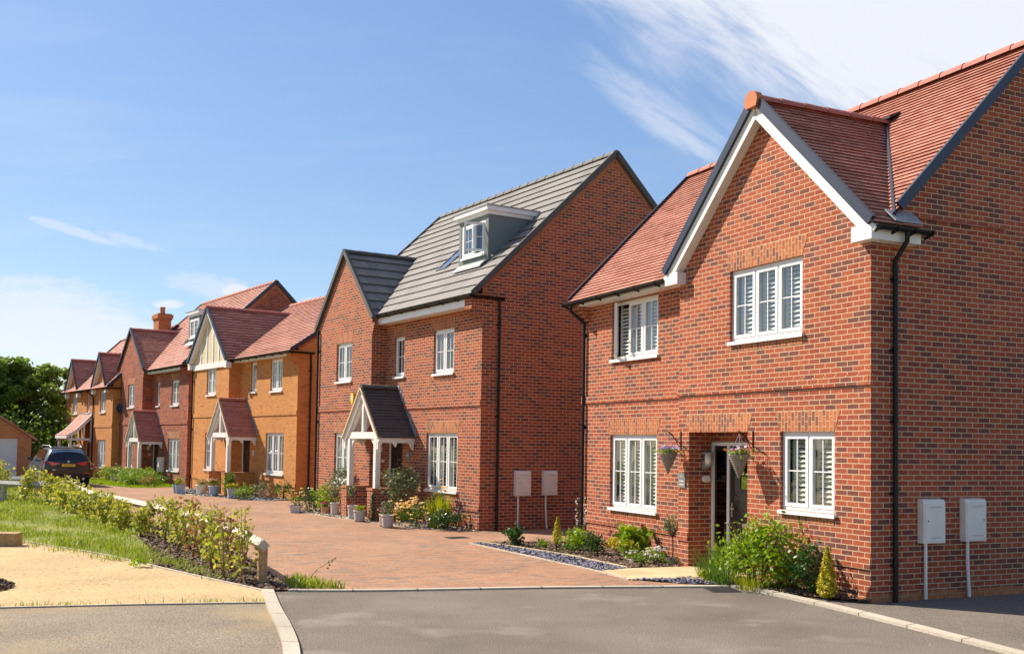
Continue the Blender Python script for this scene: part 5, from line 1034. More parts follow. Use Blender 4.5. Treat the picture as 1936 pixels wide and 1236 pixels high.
def subdiv(line, k=4):
    o = []
    for i in range(len(line)-1):
        for j in range(k):
            t = j/k; p0 = V(line[max(0, i-1)]); p1 = V(line[i]); p2 = V(line[i+1]); p3 = V(line[min(len(line)-1, i+2)])
            q = 0.5*((2*p1)+(p2-p0)*t+(2*p0-5*p1+4*p2-p3)*t*t+(3*p1-p0-3*p2+p3)*t**3); o.append((q.x, q.y))
    return o+[line[-1]]
kerb('kerb', subdiv(kF), 0.13, 0.024, 1); kerb('kerb', subdiv(kR), 0.125, 0.05, 1, drop=.012); kerb('kerb', subdiv(kL)[::-1], 0.16, 0.05, 1, drop=.012)
def edging(name, line, w=.05, h=.035, mat='timber_pale'):
    mb = MB()
    for a, b in zip(line[:-1], line[1:]): mb.bar((a[0], a[1], h/2), (b[0], b[1], h/2), w, h)
    o = mb.build(name, mat); o['kind'] = 'structure'; return o
edging('path_edging', [(-30, 5.5), (-6.11, 12.755), (-4.66, 13.145), (-3.0, 13.485)], .04, .022, 'kerb_concrete'); edging('path_edging', gravtop, .035, .03, 'timber_pale')
# beds and paths beside the houses
w1 = lambda a, b: tuple(W1(a, b)[:2]); w2 = lambda a, b: tuple(W2(a, b)[:2]); w3 = lambda a, b: tuple(W3(a, b)[:2]); w4 = lambda a, b: tuple(W4(a, b)[:2]); w5 = lambda a, b: tuple(W5(a, b)[:2])
mulchL = [(-.62, 21.95), (-.04, 21.25), (1.14, 19.55), (1.97, 17.80), (2.95, 18.1), w1(4.6, .0), w1(4.6, .45), w1(9.0, .45), (.5, 22.4)]
slateL = [(-.80, 21.78), (-.04, 20.30), (1.47, 17.32), (1.99, 17.74), (1.14, 19.50), (-.04, 21.20), (-.62, 21.90)]
pathH = [(1.47, 17.32), (1.85, 16.30), w1(2.72, -.55), w1(2.72, .5), w1(4.28, .5), w1(4.28, 0), (2.95, 18.1), (1.99, 17.74)]
slateR = [(1.87, 16.28), (2.6, 15.95), (3.24, 15.80), (3.30, 15.98), (2.62, 16.62), w1(2.85, -.62)]
mulchR = [(3.30, 15.99), (3.27, 15.80), (3.40, 15.72), (3.70, 15.14), (3.86, 14.95), (4.75, 14.30), w1(.0, .0), w1(2.70, .0), w1(2.70, -.56), (2.64, 16.62)]
sheet('mulch_bed', mulchL, .020, 'mulch'); sheet('slate_bed', slateL, .018, 'slate_bed'); sheet('garden_path', pathH, .024, 'buff_slab', R(24.9)); sheet('slate_bed', slateR, .020, 'slate_bed'); sheet('mulch_bed', mulchR, .022, 'mulch')
edging('bed_edging', [(-.62, 21.92), (-.04, 21.22), (1.14, 19.52), (1.98, 17.76)], .03, .05, 'pot_cream'); edging('bed_edging', [(-.82, 21.78), (-.05, 20.28), (1.46, 17.30), (1.85, 16.28)], .05, .03, 'kerb_concrete'); edging('bed_edging', [(2.66, 16.60), (3.28, 15.99)], .03, .05, 'pot_cream')
gravH2 = [(-6.35, 30.75), (-4.60, 28.33), (-2.64, 25.84), (-1.42, 24.97), (-.75, 24.75), w2(0, 0), w2(5.3, 0), w2(5.3, -.45), w2(9.4, -.45)]
sheet('gravel_bed', gravH2, .018, 'pale_gravel'); sheet('garden_path', [w2(4.1, 0), w2(5.1, 0), w2(5.15, -1.3), (-5.0, 28.85), (-4.5, 28.15), w2(3.9, -1.3)], .024, 'buff_slab', R(32))
edging('bed_edging', [(-6.35, 30.75), (-4.60, 28.31), (-2.64, 25.82), (-1.42, 24.95)], .06, .026, 'kerb_concrete')
slateH3 = [w3(0, 0), w3(0, -1.0), w3(.9, -1.75), (-9.2, 36.4), (-10.6, 37.9), (-12.3, 39.2), w3(6.6, -2.0), w3(9.6, -.45), w3(5.5, -.45), w3(5.5, 0)]
sheet('slate_bed', slateH3, .018, 'slate_bed_grey'); sheet('garden_path', [w3(4.3, 0), w3(5.3, 0), w3(5.3, -2.2), w3(4.3, -2.3)], .024, 'buff_slab', R(35))
lawnP = [w4(-.6, -1.6), w4(-.6, -2.4), w4(1.5, -2.7), w4(5, -3.0), w5(-3.0, -2.3), w5(0.3, -1.3), w5(0.3, 0), w4(9.9, -.45), w4(5.5, -.45), w4(5.5, 0), w4(0, 0)]
sheet('lawn', lawnP, .018, 'lawn_soil')
hedgeP = [(-3.02, 14.64), (-3.35, 14.56), (-4.97, 16.29), (-5.75, 17.15), (-6.9, 20.2), (-8.8, 24.4), (-11.5, 29.2), (-15, 35), (-14.2, 35.2), (-11.3, 29.9), (-9.0, 26.0), (-6.6, 22.2), (-4.9, 19.1), (-3.5, 15.95)]
sheet('mulch_bed', hedgeP, .016, 'mulch')
meadow = [(-5.75, 17.2), (-7.09, 18.68), (-9.45, 20.77), (-14, 24.3), (-24, 29.2), (-36, 36), (-36, 47), (-23, 47), (-17.6, 39.7), (-15.2, 35.2), (-11.5, 29.2), (-8.8, 24.4), (-6.9, 20.2)]

# loose chips: countless, one object a bed
def chips(name, poly, n, size, mat, z, label, dens=None, asp=2.2, ub=3.5):
    p = np.array([(x, y, z+random.uniform(0, .02 if ub < 4 else .003)) for x, y in scatter(poly, n, dens)]); o = cloud(name, p, size, mat, None, asp, upbias=ub, jitter=.5); tag(o, label, 'ground cover', kind='stuff'); return o
chips('bark_chips', mulchL, 3800, .075, 'chip_bark', .024, 'brown bark chips on the bed left of the recessed door'); chips('bark_chips', mulchR, 4200, .075, 'chip_bark', .026, 'brown bark chips on the bed at the house corner')
chips('bark_chips', hedgeP[:6]+hedgeP[-4:], 7000, .085, 'chip_bark', .020, 'brown bark chips under the young hedge')
chips('slate_chips', slateL, 3200, .07, 'chip_slate', .020, 'purple slate chips in the long strip by the driveway', asp=1.8); chips('slate_chips', slateR, 1200, .07, 'chip_slate', .022, 'purple slate chips in the short strip beside the kerb', asp=1.8)
chips('gravel', gravH2, 5200, .085, 'chip_gravel', .020, 'pale gravel in front of the grey roofed house', dens=lambda p: 1.0, asp=1.3); chips('slate_chips', slateH3, 2600, .11, 'chip_slate_grey', .020, 'grey slate chips in front of the timbered yellow house', asp=1.8)
chips('gravel', [(-2.97, 13.52), (-4.66, 13.17), (-12, 11.0), (-14, 20), (-9.3, 20.4), (-7.0, 18.4), (-4.95, 16.1), (-3.35, 14.4)], 20000, .036, 'chip_buff', .006, 'loose buff gravel on the path', asp=1.3, ub=8)

# grass
def tuft(p): return 0.5+0.5*math.sin(p[0]*1.9+math.sin(p[1]*1.3)*2)*math.sin(p[1]*1.1+p[0]*.6)
gp = []; hh = []
edge_p = meadow+[]
for c in scatter([(x, y) for x, y in meadow], 4600, lambda p: (0.10+0.90*tuft(p)**1.3)*(1.0 if p[1] < 32 else .55)):
    k = random.randint(10, 34); r_ = random.uniform(.08, .26); h_ = .035+.16*tuft(c)*random.random()**1.5
    for _ in range(k): gp.append((c[0]+random.gauss(0, r_), c[1]+random.gauss(0, r_))); hh.append(h_*random.uniform(.5, 1.3))
for c in scatter([(-4.2, 15.6), (-5.75, 17.3), (-7.2, 20.4), (-6.0, 18.2), (-4.3, 15.9)], 26)+scatter([(-5.9, 17.3), (-9.4, 20.7), (-9.6, 20.5), (-6.3, 17.4)], 10):
    for _ in range(26): gp.append((c[0]+random.gauss(0, .10), c[1]+random.gauss(0, .10))); hh.append(random.uniform(.04, .15))
hh = np.array(hh); dist = np.array([p[1] for p in gp])
o = blades('meadow_grass', [(x, y, 0) for x, y in gp], hh, 0.006+dist*0.00030, 'grass_meadow', lean=.9); tag(o, 'rough green grass on the verge behind the buff gravel path', 'grass', kind='stuff')
gp = scatter(lawnP, 5200); o = blades('lawn_grass', [(x, y, .018) for x, y in gp], .06, .03, 'grass_lawn', lean=.6); tag(o, 'bright mown grass in front of the chimney house', 'grass', kind='stuff')
cornerP = [(-2.98, 14.70), (-3.1, 15.25), (-2.75, 15.75), (-2.35, 15.0), (-2.2, 14.72)]
gp = scatter([(-3.0, 14.72), (-3.30, 15.45), (-3.05, 15.6), (-2.45, 15.0), (-2.25, 14.74)], 420); o = blades('corner_grass', [(x, y, .012) for x, y in gp], .13, .014, 'grass_meadow', lean=.8); tag(o, 'tuft of long grass at the paving corner behind the timber post', 'grass', kind='stuff')
gp = scatter([(-2.98, 13.52), (-4.6, 13.18), (-9, 12.0), (-9, 12.16), (-4.6, 13.33), (-3.1, 13.65)], 260, lambda p: .25+.75*(math.sin(p[0]*3.1) > .3)); o = blades('edge_grass', [(x, y, .01) for x, y in gp], .06, .010, 'grass_meadow', lean=.9); tag(o, 'thin sparse grass along the near edge of the gravel path', 'grass', kind='stuff')

# grit that has gathered beside the kerbs
gr = []
for line, off in ((subdiv(kF), -.10), (subdiv(kR), -.12), (subdiv(kL), .12)):
    for a_, b_ in zip(line[:-1], line[1:]):
        d_ = V(b_)-V(a_); n_ = V((-d_.y, d_.x)).normalized()
        for _ in range(int(d_.length*70)): p_ = V(a_)+d_*random.random()+n_*(off*random.random()**1.6*(1.6 if random.random() < .2 else 1)); gr.append((p_.x, p_.y, .004))
for _ in range(900): gr.append((random.uniform(-2.6, 5.2), random.uniform(9.5, 15), .004))
gr = [g for g in gr if g[1] < 15.6]; o = cloud('grit', np.array(gr), .016, 'chip_grit', None, 1.3, upbias=8, jitter=.5); tag(o, 'loose grit scattered along the road edges', 'ground cover', kind='stuff')

# mulch heap by the path
def heap():
    c = (-7.42, 14.30); t = empty('bark_heap', (c[0], c[1], 0), 0, 'low heap of dark bark mulch on the buff gravel', 'mulch heap')
    q = MB(); q.lathe([(.62, 0), (.5, .06), (.3, .12), (.12, .15), (0, .16)], 20); q.build('heap_core', 'mulch', t)
    n = 1500; r = np.sqrt(rng.random(n))*.68; a = rng.random(n)*6.283; p = np.stack([r*np.cos(a), r*np.sin(a), .17*np.clip(1-(r/.68)**2, 0, 1)+.01+.02*rng.random(n)], 1); cloud('bark_piece', p, .085, 'chip_bark', t, 2.0, upbias=.8)
heap()

# ------------------------------------------------------------------ knee rail fence, sleeper and far rails
def knee_rail(name, pts, posts, label, mat_r='timber_pale', mat_p='timber_new', group=None, r=.085, h=.56):
    t = empty(name, (pts[0][0], pts[0][1], 0), 0, label, 'fence', group); ox, oy = pts[0]
    loc = [(x-ox, y-oy) for x, y in pts]
    q = MB()
    for a, b in zip(loc[:-1], loc[1:]):
        a3, b3 = V((a[0], a[1], h)), V((b[0], b[1], h)); d = (b3-a3).normalized(); s = d.cross(V((0, 0, 1))); c = [s*r, V((0, 0, r)), -s*r, V((0, 0, -r))]
        e = d*.0
        q.solid([a3+e+x for x in c]+[b3+x for x in c], [(0, 1, 2, 3), (7, 6, 5, 4)]+[(i, 4+i, 4+(i+1) % 4, (i+1) % 4) for i in range(4)])
    q.build('rail', mat_r, t)
    for x, y in posts:
        q = MB(); px_, py_ = x-ox, y-oy; i = min(range(len(loc)-1), key=lambda k: (V(loc[k])-V((px_, py_))).length); d = (V(loc[i+1])-V(loc[i])).normalized(); s = V((-d.y, d.x)); w_ = .062
        cs = [V((px_, py_))+d*w_*sx+s*w_*sy for sx, sy in ((-1, -1), (1, -1), (1, 1), (-1, 1))]; q.hexa([(c.x, c.y, -.1) for c in cs]+[(c.x, c.y, h-.045) for c in cs])
        q.build('post', mat_p, t)
    return t
fpts = [(-3.52, 15.16), (-4.42, 17.25), (-5.75, 19.9), (-7.0, 22.0), (-9.2, 25.3), (-11.26, 28.4), (-13.2, 32.0), (-14.6, 34.8)]
knee_rail('knee_rail_fence', fpts, [(-3.57, 15.30), (-4.42, 17.25), (-5.75, 19.9), (-7.0, 22.0), (-8.2, 23.8), (-9.3, 25.5), (-10.4, 27.1), (-11.3, 28.5), (-12.3, 30.3), (-13.3, 32.2), (-14.4, 34.5)], 'timber knee rail fence with square posts along the young hedge')
knee_rail('knee_rail_fence', [(-14.0, 32.6), (-16.0, 33.5), (-18.5, 34.6)], [(-16.1, 33.55), (-14.3, 32.75)], 'weathered grey knee rail standing in the meadow, nearer of two', 'timber_grey', 'timber_grey', r=.10)
knee_rail('knee_rail_fence', [(-17.0, 37.3), (-18.6, 37.3), (-21, 37.4)], [(-17.2, 37.3), (-18.4, 37.3)], 'weathered grey knee rail near the white garage door, farther of two', 'timber_grey', 'timber_new', r=.10)
q = MB(); q.bar((-9.28, 20.02, .13), (-12.6, 19.72, .13), .34, .24); tag(q.build('timber_sleeper', 'timber_new'), 'brown timber sleeper lying on the gravel beside the meadow grass', 'sleeper')
# close boarded fence behind the car
def boarded():
    t = empty('boarded_fence', (-23.2, 52.0, 0), 0, 'brown close boarded fence between the garage and the car', 'fence'); q = MB(); k = 0; x = 0.0
    while x < 2.4: q.box(x, x+.115, -.012+.008*(k % 2), .012+.008*(k % 2), -.3, 1.06+.02*random.random()); x += .12; k += 1
    q.build('board', 'timber_fence', t); q = MB(); q.box(0, 2.5, -.02, .03, 1.08, 1.12); q.build('capping_rail', 'timber_fence', t)
    for x in (0.0, 2.3): q = MB(); q.box(x, x+.1, .031, .12, -.3, 1.1); q.build('post', 'timber_fence', t)
boarded()

# ------------------------------------------------------------------ plants
def crown_pts(n, w, h, clumps=14, tight=.26, shell=.55, base=0.0, flat=1.0):
    """leaf positions in an uneven crown of width w and height h standing on z=base"""
    c = []
    while len(c) < clumps:
        p = rng.uniform(-1, 1, 3); r = np.linalg.norm(p)
        if r < 1 and r > shell*rng.random(): c.append(p*(.8+.25*rng.random()))
    c = np.array(c); i = rng.integers(0, clumps, n); p = c[i]+rng.normal(size=(n, 3))*tight
    p[:, 0] *= w/2/1.12; p[:, 1] *= w/2/1.12*flat; p[:, 2] = base+np.clip((p[:, 2]*.45+.5), .02, 1.15)*h
    return p
def stems(t, n, w, h, r=.008, mat='stem_green', z0=0.0, sw=.15):
    q = MB()
    for k in range(n):
        a = random.uniform(0, 6.28); d = random.uniform(.3, 1)*w*.4
        q.tube([(math.cos(a)*w*sw*.4, math.sin(a)*w*sw*.4, z0), (math.cos(a)*d*.5, math.sin(a)*d*.5, z0+h*.45), (math.cos(a+.2)*d, math.sin(a+.2)*d, z0+h*.85)], [r, r*.8, r*.4], 5)
    q.build('stem', mat, t)
def bush(kind, loc, w, h, leaf, n, size, label, cat='shrub', group=None, fl=None, asp=1.8, clumps=14, tight=.26, ns=5, flat=1.0, smat='stem_green', upbias=.5):
    t = empty(kind, loc, random.uniform(0, 6.28) if flat == 1.0 else 0, label, cat, group)
    cloud('foliage', crown_pts(n, w, h, clumps, tight, flat=flat), size, leaf, t, asp, upbias)
    if ns: stems(t, ns, w, h, max(.005, .012*h), smat)
    if fl:
        fm, fn, fs = fl; p = crown_pts(fn*3, w*1.04, h*1.05, clumps, tight, .9, flat=flat); d = np.linalg.norm((p-[0, 0, h*.4])/[w/2, w/2, h*.6], axis=1); p = p[np.argsort(-d)[:fn]]
        rosette(t, p, fs, fm)
    return t
def rosette(t, p, fs, fm, petals=5):
    m = len(p); c = np.repeat(p, petals, 0); a = np.tile(np.arange(petals)*2*np.pi/petals, m); c = c+np.stack([np.cos(a), np.sin(a), np.zeros(len(a))+.1], 1)*fs*.32
    cloud('flower', c, fs*.62, fm, t, 1.15, upbias=1.6, jitter=.15)
def grassy(kind, loc, w, h, n, leaf, label, bw=.014, lean=.8, cat='plant', group=None, spread=.35, fl=None):
    t = empty(kind, loc, 0, label, cat, group); a = rng.uniform(0, 6.28, n); r = np.sqrt(rng.random(n))*w*spread
    blades('foliage', np.stack([r*np.cos(a), r*np.sin(a), np.zeros(n)], 1), h, bw, leaf, t, lean, out=.8)
    if fl: p = np.stack([rng.normal(0, w*.3, fl[1]), rng.normal(0, w*.3, fl[1]), h*(.7+.4*rng.random(fl[1]))], 1); rosette(t, p, fl[2], fl[0])
    return t
def conifer(loc, w, h, leaf, label, n=900, size=.07, group=None, kind='dwarf_conifer', blunt=1.0):
    t = empty(kind, loc, 0, label, 'conifer', group); z = rng.random(n)**1.25; a = rng.uniform(0, 6.28, n); prof = np.minimum(1, (1-z)**(.75*blunt)*1.05)*np.minimum(1, .45+z*5)
    r = prof*w/2*(.62+.42*rng.random(n))*(1+.18*np.sin(a*5+z*21)); p = np.stack([r*np.cos(a), r*np.sin(a), .03+z*h*.97], 1)
    nr = np.stack([np.cos(a), np.sin(a), np.full(n, .5)], 1); cloud('foliage', p, size, leaf, t, 2.6, nrm=nr)
    q = MB(); q.tube([(0, 0, -.02), (0, 0, h*.85)], [.02, .006], 6); q.build('stem', 'bark', t); return t
def standard(loc, trunk, w, h, leaf, label, n=420, size=.055, z0=0.0, t=None, cat='small tree', kind='standard_tree', group=None):
    t = t or empty(kind, loc, 0, label, cat, group)
    q = MB(); q.tube([(0, 0, z0), (.01, .005, z0+trunk*.5), (0, 0, z0+trunk+.1*h)], [.016, .014, .012], 7)
    for k in range(9): a = k*.7; q.tube([(0, 0, z0+trunk), (math.cos(a)*w*.22, math.sin(a)*w*.22, z0+trunk+h*.35), (math.cos(a)*w*.4, math.sin(a)*w*.4, z0+trunk+h*(.55+.3*random.random()))], [.008, .005, .003], 5)
    q.build('stem', 'bark', t); cloud('foliage', crown_pts(n, w, h, 12, .24, base=z0+trunk), size, leaf, t, 2.4); return t
def pot(t, r, h, mat, sq=False, taper=.80, rib=0):
    q = MB()
    if sq:
        a, b = r*taper, r
        for (z0, z1, k0, k1) in ((0, h, a, b), (h-.03, h, b*1.06, b*1.06)): q.hexa([(-k0, -k0, z0), (k0, -k0, z0), (k0, k0, z0), (-k0, k0, z0), (-k1, -k1, z1), (k1, -k1, z1), (k1, k1, z1), (-k1, k1, z1)])
    else:
        pr = [(0, 0), (r*taper, 0)]+[(r*(taper+(1-taper)*i/8)+(.0022*(-1)**i if rib else 0), h*i/8) for i in range(1, 8)]+[(r*1.05, h-.03), (r*1.05, h), (r*.92, h), (r*.9, h-.03), (0, h-.03)]; q.lathe(pr, 22)
    q.build('pot', mat, t)
def potted(loc, r, h, mat, label, leaf, pw, ph, n, size, fl=None, sq=False, taper=.8, rib=0, group='potted plants along the house fronts', tree=None, cone=None, rot=0.0, asp=1.8):
    t = empty('potted_plant', loc, rot, label, 'potted plant', group); pot(t, r, h, mat, sq, taper, rib)
    if tree: standard(None, tree, pw, ph, leaf, None, n, size, z0=h-.04, t=t)
    else:
        cloud('foliage', crown_pts(n, pw, ph, 10, .28, base=h-.05), size, leaf, t, asp)
        stems(t, 4, pw, ph, .005, 'stem_green', h-.05)
    if fl: p = crown_pts(fl[1], pw*1.02, ph*.5, 10, .25, base=h+ph*.42); rosette(t, p, fl[2], fl[0], 4)
    return t
def at1(a, b, z=.02): p = W1(a, b); return (p.x, p.y, z)
def at2(a, b, z=.02): p = W2(a, b); return (p.x, p.y, z)
def at3(a, b, z=.02): p = W3(a, b); return (p.x, p.y, z)
def at4(a, b, z=.02): p = W4(a, b); return (p.x, p.y, z)
def at5(a, b, z=.0): p = W5(a, b); return (p.x, p.y, z)
# beside the nearest house
bush('leafy_shrub', at1(1.72, -.52), 1.34, 1.10, 'leaf_bright', 2500, .078, 'big bright green leafy shrub beside the recessed black door', clumps=30, tight=.23, ns=14, asp=1.7, smat='stem_red')
bush('dark_shrub', at1(.86, -.30), .62, .70, 'leaf_dark', 520, .07, 'dark open shrub between the big bright shrub and the golden conifer', clumps=10, tight=.26, ns=9)
conifer(at1(.44, -.36), .29, .70, 'leaf_gold', 'golden dwarf conifer by the corner of the nearest house', 1700, .055, kind='dwarf_conifer')
grassy('ornamental_grass', at1(3.05, -.50), .5, .44, 100, 'leaf_mid', 'arching grass clump at the left end of the front bed by the slab path', .011, 1.0)
grassy('ornamental_grass', at1(2.72, -.45), .40, .66, 60, 'leaf_bright', 'tall grass clump with seed heads in front of the door sidelight', .007, .5)
grassy('ornamental_grass', at1(2.25, -.78), .70, .36, 230, 'leaf_mid', 'spreading green grass clump in front of the big bright shrub', .009, 1.0)
grassy('ornamental_grass', at1(1.55, -.80), .55, .26, 130, 'leaf_lime', 'yellowing grass clump between the big shrub and the kerb', .009, 1.2)
bush('bedding_plant', at1(2.62, -.82), .26, .16, 'leaf_lime', 150, .06, 'small lime green bedding plant near the short slate strip', 'plant', ns=0, fl=('flower_yellow', 3, .04))
standard(at1(4.95, .12), .42, .40, .42, 'leaf_olive', 'slim standard olive tree left of the recessed door', 520, .055)
for (a, b, w_, lab) in ((4.62, -.42, .42, 'low plant topped with white flowers at the edge of the slab path'), (4.72, -.02, .42, 'white flowered low plant against the wall beside the standard olive')):
    bush('white_flower', at1(a+.35, b-.12), w_, .26, 'leaf_lavender', 420, .04, lab, 'plant', 'white flowered plants by the slab path', ns=0, clumps=12, fl=('flower_white', 46, .05))
bush('purple_flower', at1(4.62, -.08), .30, .14, 'leaf_mid', 160, .035, 'tiny purple flowered plant at the foot of the door pier', 'plant', ns=0, fl=('flower_purple', 40, .035))
bush('broad_leaf_shrub', at1(6.15, .05), .62, .60, 'leaf_bright', 330, .15, 'broad leaved shrub with a dark red flower spike under the ground floor window', ns=6, asp=1.35, fl=None)
t_ = bpy.data.objects['broad_leaf_shrub']; q = MB(); q.tube([(-.12, -.18, .2), (-.12, -.18, .55)], [.01, .006], 6); q.build('flower_stalk', 'stem_green', t_); p = np.stack([rng.normal(-.12, .018, 70), rng.normal(-.18, .018, 70), rng.uniform(.38, .60, 70)], 1); cloud('flower', p, .045, 'flower_red', t_, 1.2)
bush('lime_shrub', at1(5.75, -.35), .38, .34, 'leaf_lime', 260, .07, 'yellow green leafy plant below the red flower spike', ns=4)
bush('round_shrub', at1(6.55, -.62), .48, .40, 'leaf_dark', 620, .055, 'glossy dark green rounded shrub in the middle of the left bed', ns=4, clumps=18)
bush('round_shrub', at1(7.30, -.60), .58, .42, 'leaf_bright', 620, .065, 'bright green rounded shrub beside the golden column conifer', ns=4, clumps=18)
bush('yellow_shrub', at1(6.95, .12), .36, .28, 'leaf_gold', 200, .06, 'small yellow shrub against the wall below the ground floor window', ns=3)
bush('bedding_plant', at1(7.95, -.98), .22, .18, 'leaf_bright', 130, .06, 'small bright green plant behind the slate strip, second from its far tip', 'plant', ns=0)
bush('laurel', at1(8.45, -1.32), .42, .42, 'leaf_dark', 260, .09, 'glossy laurel at the far tip of the slate strip', ns=5, asp=1.6); 
conifer(at1(8.30, -.45), .22, .55, 'leaf_gold', 'slim golden column conifer at the gap between the two red houses', 800, .05, kind='dwarf_conifer', blunt=.8)
t_ = empty('foxglove', at1(8.18, .02), 0, 'tall white foxglove with two spikes by the black downpipe', 'plant'); q = MB()
for dx in (-.08, .09): q.tube([(dx*.5, 0, 0), (dx, .02, .95)], [.012, .006], 6)
q.build('stem', 'stem_green', t_); p = np.concatenate([np.stack([rng.normal(dx, .018, 24), rng.normal(0, .018, 24), rng.uniform(.42, .98, 24)], 1) for dx in (-.08, .09)]); cloud('flower', p, .05, 'flower_white', t_, 1.3); cloud('foliage', crown_pts(120, .4, .34), .11, 'leaf_bright', t_)
bush('bedding_plant', at1(5.30, -.12), .26, .24, 'leaf_bright', 150, .06, 'small leafy plant against the wall behind the white flowers', 'plant', ns=2)
bush('bedding_plant', at1(6.85, -.95), .30, .20, 'leaf_mid', 160, .05, 'low green plant at the front edge of the left bed by the slate strip', 'plant', ns=0)
bush('bedding_plant', at1(5.15, -.62), .24, .16, 'leaf_lime', 120, .05, 'tiny yellow green plant at the front edge of the left bed near the slab path', 'plant', ns=0)
# beside the grey roofed house
bush('rose_bush', at2(7.65, -1.25), 1.0, .78, 'leaf_dark', 800, .07, 'rose bush full of yellow flowers left of the small terracotta pot', 'rose bush', 'rose bushes by the grey roofed house', ns=8, fl=('flower_rose', 56, .10), clumps=18)
bush('leafy_shrub', at2(6.95, -.95), .78, .80, 'leaf_bright', 900, .07, 'light green shrub below the olive beside the left porch post', ns=6, clumps=16)
bush('olive_bush', at2(6.42, -.70), .85, .80, 'leaf_olive', 900, .07, 'tall grey green olive bush in front of the left window of the grey roofed house', 'olive', ns=8, clumps=18)
for o in [bpy.data.objects['olive_bush']]:
    for c in o.children:
        if c.name.startswith('foliage'): c.location.z = .55
potted(at2(7.35, -1.78), .15, .20, 'pot_white', 'pale square pot of small green plants at the far end of the pale gravel', 'leaf_mid', .36, .30, 200, .05, sq=True)
potted(at2(6.55, -1.20), .13, .20, 'pot_terracotta', 'small terracotta pot with magenta flowers on the pale gravel', 'leaf_mid', .26, .16, 110, .05, fl=('flower_magenta', 14, .06))
potted(at2(6.05, -1.12), .13, .34, 'pot_grey', 'grey ribbed pot with a small olive left of the slab path', 'leaf_olive', .38, .42, 320, .05, tree=.16, rib=1, taper=.86)
potted(at2(4.42, -1.30), .135, .36, 'pot_grey', 'tall grey ribbed pot with a standard olive right of the slab path', 'leaf_olive', .34, .36, 320, .05, tree=.24, rib=1, taper=.82)
potted(at2(3.62, -1.45), .155, .28, 'pot_grey', 'grey ribbed pot of lime green leaves with a small conifer behind', 'leaf_lime', .30, .18, 170, .055, rib=1, taper=.86)
conifer(at2(3.45, -1.18), .24, .68, 'leaf_dark', 'small dark conifer behind the lime green pot', 700, .045, kind='dwarf_conifer')
bush('olive_bush', at2(2.92, -.62), 1.05, .98, 'leaf_olive', 1500, .075, 'large olive bush in front of the right porch post and black door', 'olive', ns=12, clumps=24)
for c in bpy.data.objects['olive_bush.001'].children:
    if c.name.startswith('foliage'): c.location.z = .48
potted(at2(1.95, -1.55), .115, .30, 'pot_beige', 'beige pot with magenta flowers partly behind a grey pot', 'leaf_mid', .22, .14, 110, .045, fl=('flower_magenta', 12, .055))
potted(at2(1.58, -1.62), .155, .30, 'pot_grey', 'grey ribbed pot with a wispy olive nearest the front of the gravel', 'leaf_olive', .34, .34, 280, .05, rib=1, taper=.84)
bush('rose_bush', at2(1.52, -.92), 1.0, .66, 'leaf_mid', 700, .065, 'low rose bush covered in yellow and pink flowers by the grey pots', 'rose bush', 'rose bushes by the grey roofed house', ns=8, fl=('flower_rose', 95, .11), clumps=20)
bush('rose_bush', at2(1.42, -.30), .48, 1.02, 'leaf_mid', 260, .065, 'upright pinkish yellow rose climbing under the right ground floor window', 'rose bush', 'rose bushes by the grey roofed house', ns=5, fl=('flower_rose', 26, .10), clumps=12)
grassy('spurge', at2(.95, -.55), .55, .62, 160, 'leaf_lime', 'upright yellow green spurge in front of the climbing rose', .05, .28, 'plant', spread=.45)
bush('dense_shrub', at2(.50, -.62), 1.05, .46, 'leaf_dark', 1300, .055, 'dense dark green shrub dotted with pink buds at the house corner', ns=5, clumps=26, fl=('flower_lilac', 30, .05))
# beside the timbered yellow house
potted(at3(6.20, -2.10), .17, .32, 'pot_blue', 'pale blue square pot of mixed flowers, left of two that touch', 'leaf_mid', .42, .30, 220, .05, fl=('flower_mixed', 26, .06), sq=True, rot=R(20))
potted(at3(5.78, -2.12), .18, .32, 'pot_blue', 'pale blue square pot of tall green shoots, right of two that touch', 'leaf_lime', .36, .34, 220, .05, sq=True, rot=R(20))
potted(at3(5.15, -1.55), .20, .33, 'pot_white', 'pale round pot of yellow pansies left of the buff slab path', 'leaf_mid', .46, .28, 260, .05, fl=('flower_mixed', 34, .06), taper=.72)
potted(at3(3.72, -1.55), .19, .36, 'pot_blue', 'blue round pot of yellow and purple pansies right of the buff slab path', 'leaf_mid', .50, .30, 260, .05, fl=('flower_mixed', 44, .06), taper=.74)
bush('round_shrub', at3(3.05, -1.22), .58, .82, 'leaf_mid', 1200, .06, 'oval dense green shrub beside the blue pansy pot', ns=3, clumps=26)
potted(at3(1.95, -1.5), .18, .34, 'pot_blue', 'blue square planter half hidden by green plants', 'leaf_lime', .42, .22, 200, .05, fl=('flower_yellow', 18, .05), sq=True, rot=R(20))
bush('flower_shrub', at3(2.55, -.75), .6, .5, 'leaf_lavender', 420, .06, 'feathery green plant against the wall beside the oval shrub', ns=4)
bush('flower_shrub', at3(1.75, -.6), .66, .55, 'leaf_olive', 420, .06, 'pale plant with cream flowers under the shuttered window', ns=4, fl=('flower_peach', 26, .07))
bush('flower_shrub', at3(1.25, -1.3), .8, .40, 'leaf_lavender', 480, .06, 'low soft green plant in front of the blue square planter', ns=4)
bush('maroon_shrub', at3(.85, -.75), .5, .38, 'leaf_dry', 320, .06, 'low brownish shrub near the corner of the timbered house', ns=4)
bush('climbing_rose', at3(.40, -.28), .52, .82, 'leaf_mid', 170, .10, 'open climbing plant against the wall at the corner of the timbered house', ns=6, clumps=9)
bush('dry_shrub', at3(5.5, -1.35), .5, .5, 'leaf_dry', 300, .06, 'dry pinkish brown plant behind the pale blue pots', ns=4)
